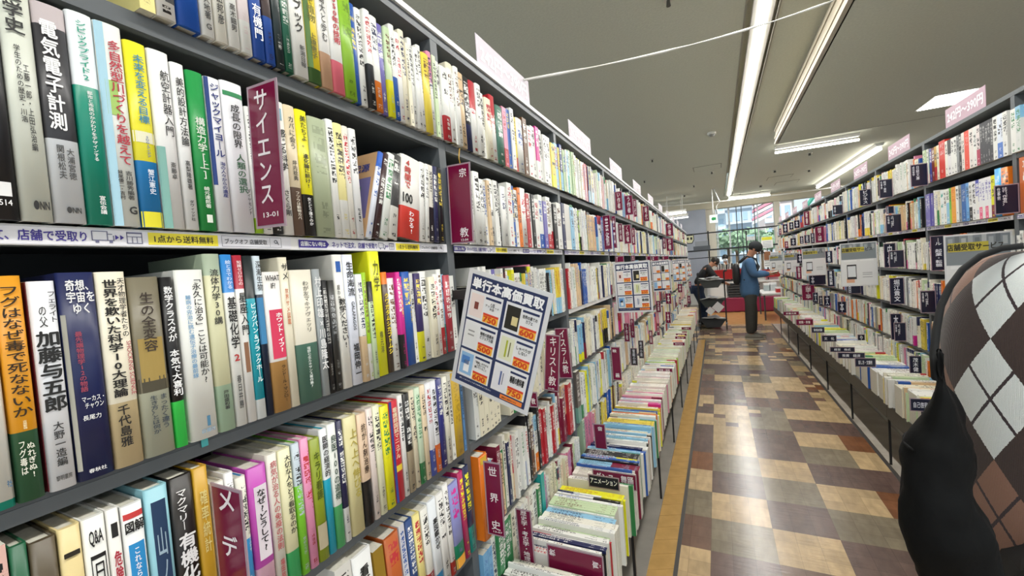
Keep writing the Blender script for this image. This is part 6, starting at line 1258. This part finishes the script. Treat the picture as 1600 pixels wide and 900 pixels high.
tub('sorting_tray', 'long red tray on the counter full of standing paper sleeves', tx0, tx1+.1, CYY+.03, CYY+.42, tz0, tz1, RED)
tub('sorting_tray', 'red tray right of the reading person, by the second leaflets', at(1192, 430, Y=CYY)[0], at(1222, 430, Y=CYY)[0], CYY+.03, CYY+.42, at(1205, 430, Y=CYY)[2]-.05, at(1205, 421, Y=CYY)[2], RED)
rb = random.Random(3)
for i in range(14):
    x = tx0+.08+(tx1-tx0-.1)*i/13; c = rb.choice(['e4e2da', 'd9d7d0', 'e6dca8', 'eceae6']); hh = rb.uniform(.36, .46)
    o = MB().box(-.006, .006, -.12, .12, 0, hh).build('paper_sleeve', mat('sleeve_'+c, c, .6)); o.location = (x-.03, CYY+.22, tz0+.012); o.rotation_euler = (0, .08+rb.uniform(-.04, .04), rb.uniform(-.08, .08))
    tag(o, 'pale paper sleeve, %s from the left in the long red tray' % ordw(i+1), 'paper', 'paper sleeves in the red tray')
# dark display rack against the window
rk = empty('display_rack', (0, 13.6, 0)); tag(rk, 'black wire display rack standing before the big window', 'rack')
for px in (1107.5, 1167, 1222): x = at(px, 385, Y=13.6)[0]; MB().box(x-.018, x+.018, -.018, .018, .0, at(px, 361, Y=13.6)[2]).build('post', M_BLACK, rk)
for py, r in ((359.5, .018), (387, .022), (399, .012)):
    z = at(1150, py, Y=13.6)[2]; MB().box(at(1070, py, Y=13.6)[0], at(1226, py, Y=13.6)[0], -.015, .015, z-r, z+r).build('rail', M_BLACK, rk)
pr = empty('printer', tuple(at(1097, 391, Y=13.5))); tag(pr, 'dark grey machine on the rack shelf above the bending worker', 'machine')
MB().box(-.22, .22, -.2, .2, 0, .12).build('body', mat('machine_grey', '50545a', .5), pr); MB().box(-.17, .17, -.15, .15, .12, .26).build('cover', mat('machine_light', '85898e', .5), pr); MB().box(-.26, .26, -.25, .25, -.03, -.001).build('shelf_plate', M_BLACK, pr)
# hanging arrow sign on its pipes
hs = empty('arrow_sign', tuple(at(1115, 342, Y=12.0))); tag(hs, 'white hanging exit direction sign with a green left arrow', 'sign')
sw = at(1122, 342, Y=12)[0]-at(1109.5, 342, Y=12)[0]; shh = at(1115, 336.5, Y=12)[2]-at(1115, 348.5, Y=12)[2]
MB().box(-sw/2, sw/2, -.03, .03, -shh/2, shh/2).build('panel', mat('sign_panel', 'eef4ef', .4, emit=.35), hs)
GRN = ink('1f9a55'); k_ = sw/2
obj('arrow', [(-k_*.62, -.034, 0), (-k_*.05, -.034, k_*.5), (-k_*.05, -.034, k_*.2), (-k_*.35, -.034, .035), (k_*.6, -.034, .035), (k_*.6, -.034, -.035), (-k_*.35, -.034, -.035), (-k_*.05, -.034, -k_*.2), (-k_*.05, -.034, -k_*.5)], [(0, 3, 2, 1), (0, 8, 7, 6), (0, 6, 5, 4, 3)], GRN, hs)
for px in (1113.5, 1119.2):
    x = at(px, 320, Y=12)[0]-hs.location[0]; MB().tube([(x, 0, shh/2), (x, 0, CEIL-hs.location[2]-.45), (x+(.08 if px > 1115 else 0), 0, CEIL-hs.location[2]-.35), (x+(-.04 if px > 1115 else 0), 0, CEIL-hs.location[2]-.005)], .014, 8).build('pipe', mat('white_pipe', 'd8d8d4', .4), hs, True)
x = at(1121, 350, Y=12)[0]-hs.location[0]
# small yellow house-shaped sign at the end of the left shelves
g = empty('hanging_price_board', tuple(at(1077.5, 373, Y=10.9))); tag(g, 'cream shield shaped board with black outline at the end of the left shelves', 'sign')
gw = (at(1084, 373, Y=10.9)[0]-at(1070, 373, Y=10.9)[0])/2; gh = (at(1077, 366, Y=10.9)[2]-at(1077, 382, Y=10.9)[2])/2
for nm, s_, m_, y_ in (('outline', 1.0, M_BLACK, 0), ('face', .84, mat('board_cream', 'd8dab4', .5), -.012)):
    P = [(-gw*s_, gh*s_*.9), (gw*s_, gh*s_*.9), (gw*s_, -gh*s_*.3), (gw*.55*s_, -gh*s_), (-gw*.55*s_, -gh*s_), (-gw*s_, -gh*s_*.3)]
    V = [(x, y_, z) for x, z in P]+[(x, y_+.010, z) for x, z in P]; obj(nm, V, [(0, 5, 4, 3, 2, 1), (6, 7, 8, 9, 10, 11)]+[(i, (i+1) % 6, 6+(i+1) % 6, 6+i) for i in range(6)], m_, g)
for q in (-1, 1): MB().box(gw*(q*.38-.22), gw*(q*.38+.22), -.016, -.0125, -gh*.25, gh*.25).build('black_figure', M_BLACK, g)
MB().box(-gw*.8, gw*.8, -.016, -.0125, gh*.55, gh*.9).build('black_header', M_BLACK, g)
# yellow-topped notice and white notices near the window
def notice(label, px0, px1, py0, py1, Y, top, frac, pole=None):
    p, q = at(px0, py1, Y=Y), at(px1, py0, Y=Y); t = empty('notice', (p[0], Y, p[2])); tag(t, label, 'notice'); W, H = q[0]-p[0], q[2]-p[2]
    MB().box(0, W, -.01, 0, 0, H).build('sheet', M_WHITE, t)
    MB().box(W*.05, W*.95, -.013, -.0101, H*(1-frac), H*.97).build('coloured_header', ink(top), t)
    for i in range(4): MB().box(W*.12, W*.88, -.012, -.0101, H*(.1+i*.14), H*(.15+i*.14)).build('text_line', ink('9aa0a0'), t)
    if pole is not None: MB().box(W/2-.01, W/2+.01, .0005, .02, pole-p[2], H*.5).build('pole', M_BLACK, t)
notice('white notice with yellow head right of the cap', 1190, 1207, 369, 388, 13.575, 'e4e23a', .3, 1.0)
notice('white sheet with light blue head low in the window', 1167, 1179, 366, 376, 13.56, '9fd4ea', .3, 1.0)
notice('white information sheet hanging above the white table', 1194, 1204, 392, 418, 12.72, '8a5a3a', .55, zt)
notice('grey white sheet right of the brown headed one', 1205, 1216, 393, 420, 12.75, 'b5b8bc', .35, zt)
# white table with boxes
tw = empty('white_table', (0, 0, 0)); TY0, TY1 = 10.85, 12.1; a = at(1189, 457, Y=11.2); zt_ = a[2]; X0 = at(1188, 458, Y=11.3)[0]; X1 = X0+.62
tag(tw, 'white topped table at the end of the right shelves', 'table')
bevel(MB().box(X0, X1, TY0, TY1, zt_-.04, zt_).build('table_top', WHT, tw), .01)
for x, y in ((X0+.03, TY0+.03), (X1-.06, TY0+.03), (X0+.03, TY1-.06), (X1-.06, TY1-.06)): MB().box(x, x+.03, y, y+.03, 0.001, zt_-.041).build('leg', mat('table_leg', '4a4a4c', .4), tw)
def box_thing(label, px0, px1, py0, py1, Y, c, dp=.2):
    p, q = at(px0, py1, Y=Y), at(px1, py0, Y=Y); t = empty('display_box', (p[0], Y, zt_+.001 if Y < 12.2 else zt+.001)); tag(t, label, 'box'); W, H = q[0]-p[0], q[2]-p[2]
    MB().box(0, W, 0, dp, 0, H*.75).build('box', mat('box_'+c, c, .4), t); MB().box(-.005, W+.005, -.005, dp+.005, H*.751, H).build('lid', mat('box_lid', 'e2e2e2', .3), t)
box_thing('clear grey box on the white table, left one', 1194, 1202, 443, 455, 11.6, 'a9b4b4'); box_thing('clear grey box on the white table, right one', 1204, 1213, 442, 455, 11.6, 'b9bdbd'); box_thing('red box on the white table', 1213.5, 1222, 453, 461, 11.0, 'c02a2c')
box_thing('pink topped carton stack behind the white table', 1197, 1216, 430, 438, 12.75, 'd9a9b0')
# book trolley
TRY = 9.9; p = at(1117, 480, Y=TRY); tr = empty('book_trolley', (p[0], TRY, 0)); tag(tr, 'black two tier trolley with slanted bins full of papers on casters', 'trolley')
def lx(px): return at(px, 480, Y=TRY)[0]-p[0]
def lz(py): return at(1117, py, Y=TRY)[2]
xa, xb = lx(1093), lx(1134); ztop = lz(425)
for x in (xa, xb):
    for y in (-.18, .22): MB().box(x-.012, x+.012, y-.012, y+.012, .13, ztop).build('upright', M_BLACK, tr)
for x, y in ((xa, -.18), (xb, -.18), (xa, .22), (xb, .22)):
    c = MB(); c.tube([(x-.012, y, .055), (x+.012, y, .055)], .054, 16); cs = c.build('caster', mat('caster_black', '141414', .5), tr); MB().box(x-.02, x+.02, y-.02, y+.02, .111, .135).build('fork', mat('caster_steel', '8b8d90', .3, .8), cs)
MB().tube([(xb, -.18, ztop), (xb+.05, -.18, ztop+.02), (xb+.05, .22, ztop+.02), (xb, .22, ztop)], .014, 8).build('handle', M_BLACK, tr, True)
for zc_, col in ((lz(437), '3a3d3c'), (lz(467), '333936'), (lz(498), '2c2e30')):
    P = [(xa+.12, -.17, zc_-.16), (xb-.12, -.17, zc_-.16), (xb-.12, .21, zc_-.16), (xa+.12, .21, zc_-.16), (xa+.01, -.17, zc_), (xb-.01, -.17, zc_), (xb-.01, .21, zc_), (xa+.01, .21, zc_)]
    bn = MB().hexa(P).build('bin', mat('bin_'+col, col, .5), tr)
    MB().box(xa, xb, -.185, -.171, zc_-.02, zc_).build('bin_rim', M_BLACK, bn)
rb = random.Random(8); n_ = 0
for zc_, n in ((lz(437), 5), (lz(467), 3), (lz(498), 3)):
    for i in range(n):
        o = MB().box(-.10, .10, -.13, .13, 0, .012).build('magazine', mat('mag_'+'abc'[i % 3], ['d9d9d9', 'b9bcc0', 'e4e2dc'][i % 3], .4)); o.location = (p[0]+xa+.16+(xb-xa-.3)*i/max(1, n-1), TRY, zc_+.014+.03*(i % 2)); o.rotation_euler = (rb.uniform(-.1, .1), rb.uniform(-.25, .25), rb.uniform(-.6, .6))
        n_ += 1; tag(o, 'pale magazine in the trolley, %s one counted from the top bin' % ordw(n_), 'magazine', 'magazines in the trolley bins')
for px, py, s_ in ((1122, 480, .17), (1110, 486, .13)):
    q = at(px, py, Y=TRY-.22); o = MB().box(-s_/2, s_/2, -.006, .006, -s_/2, s_/2).build('paper_sheet', mat('mag_a', 'd9d9d9', .4)); o.location = q; o.rotation_euler = (0, .75, 0); tag(o, 'tilted pale sheet clipped to the trolley front, %s' % ('larger right one' if s_ > .15 else 'smaller left one'), 'sheet')
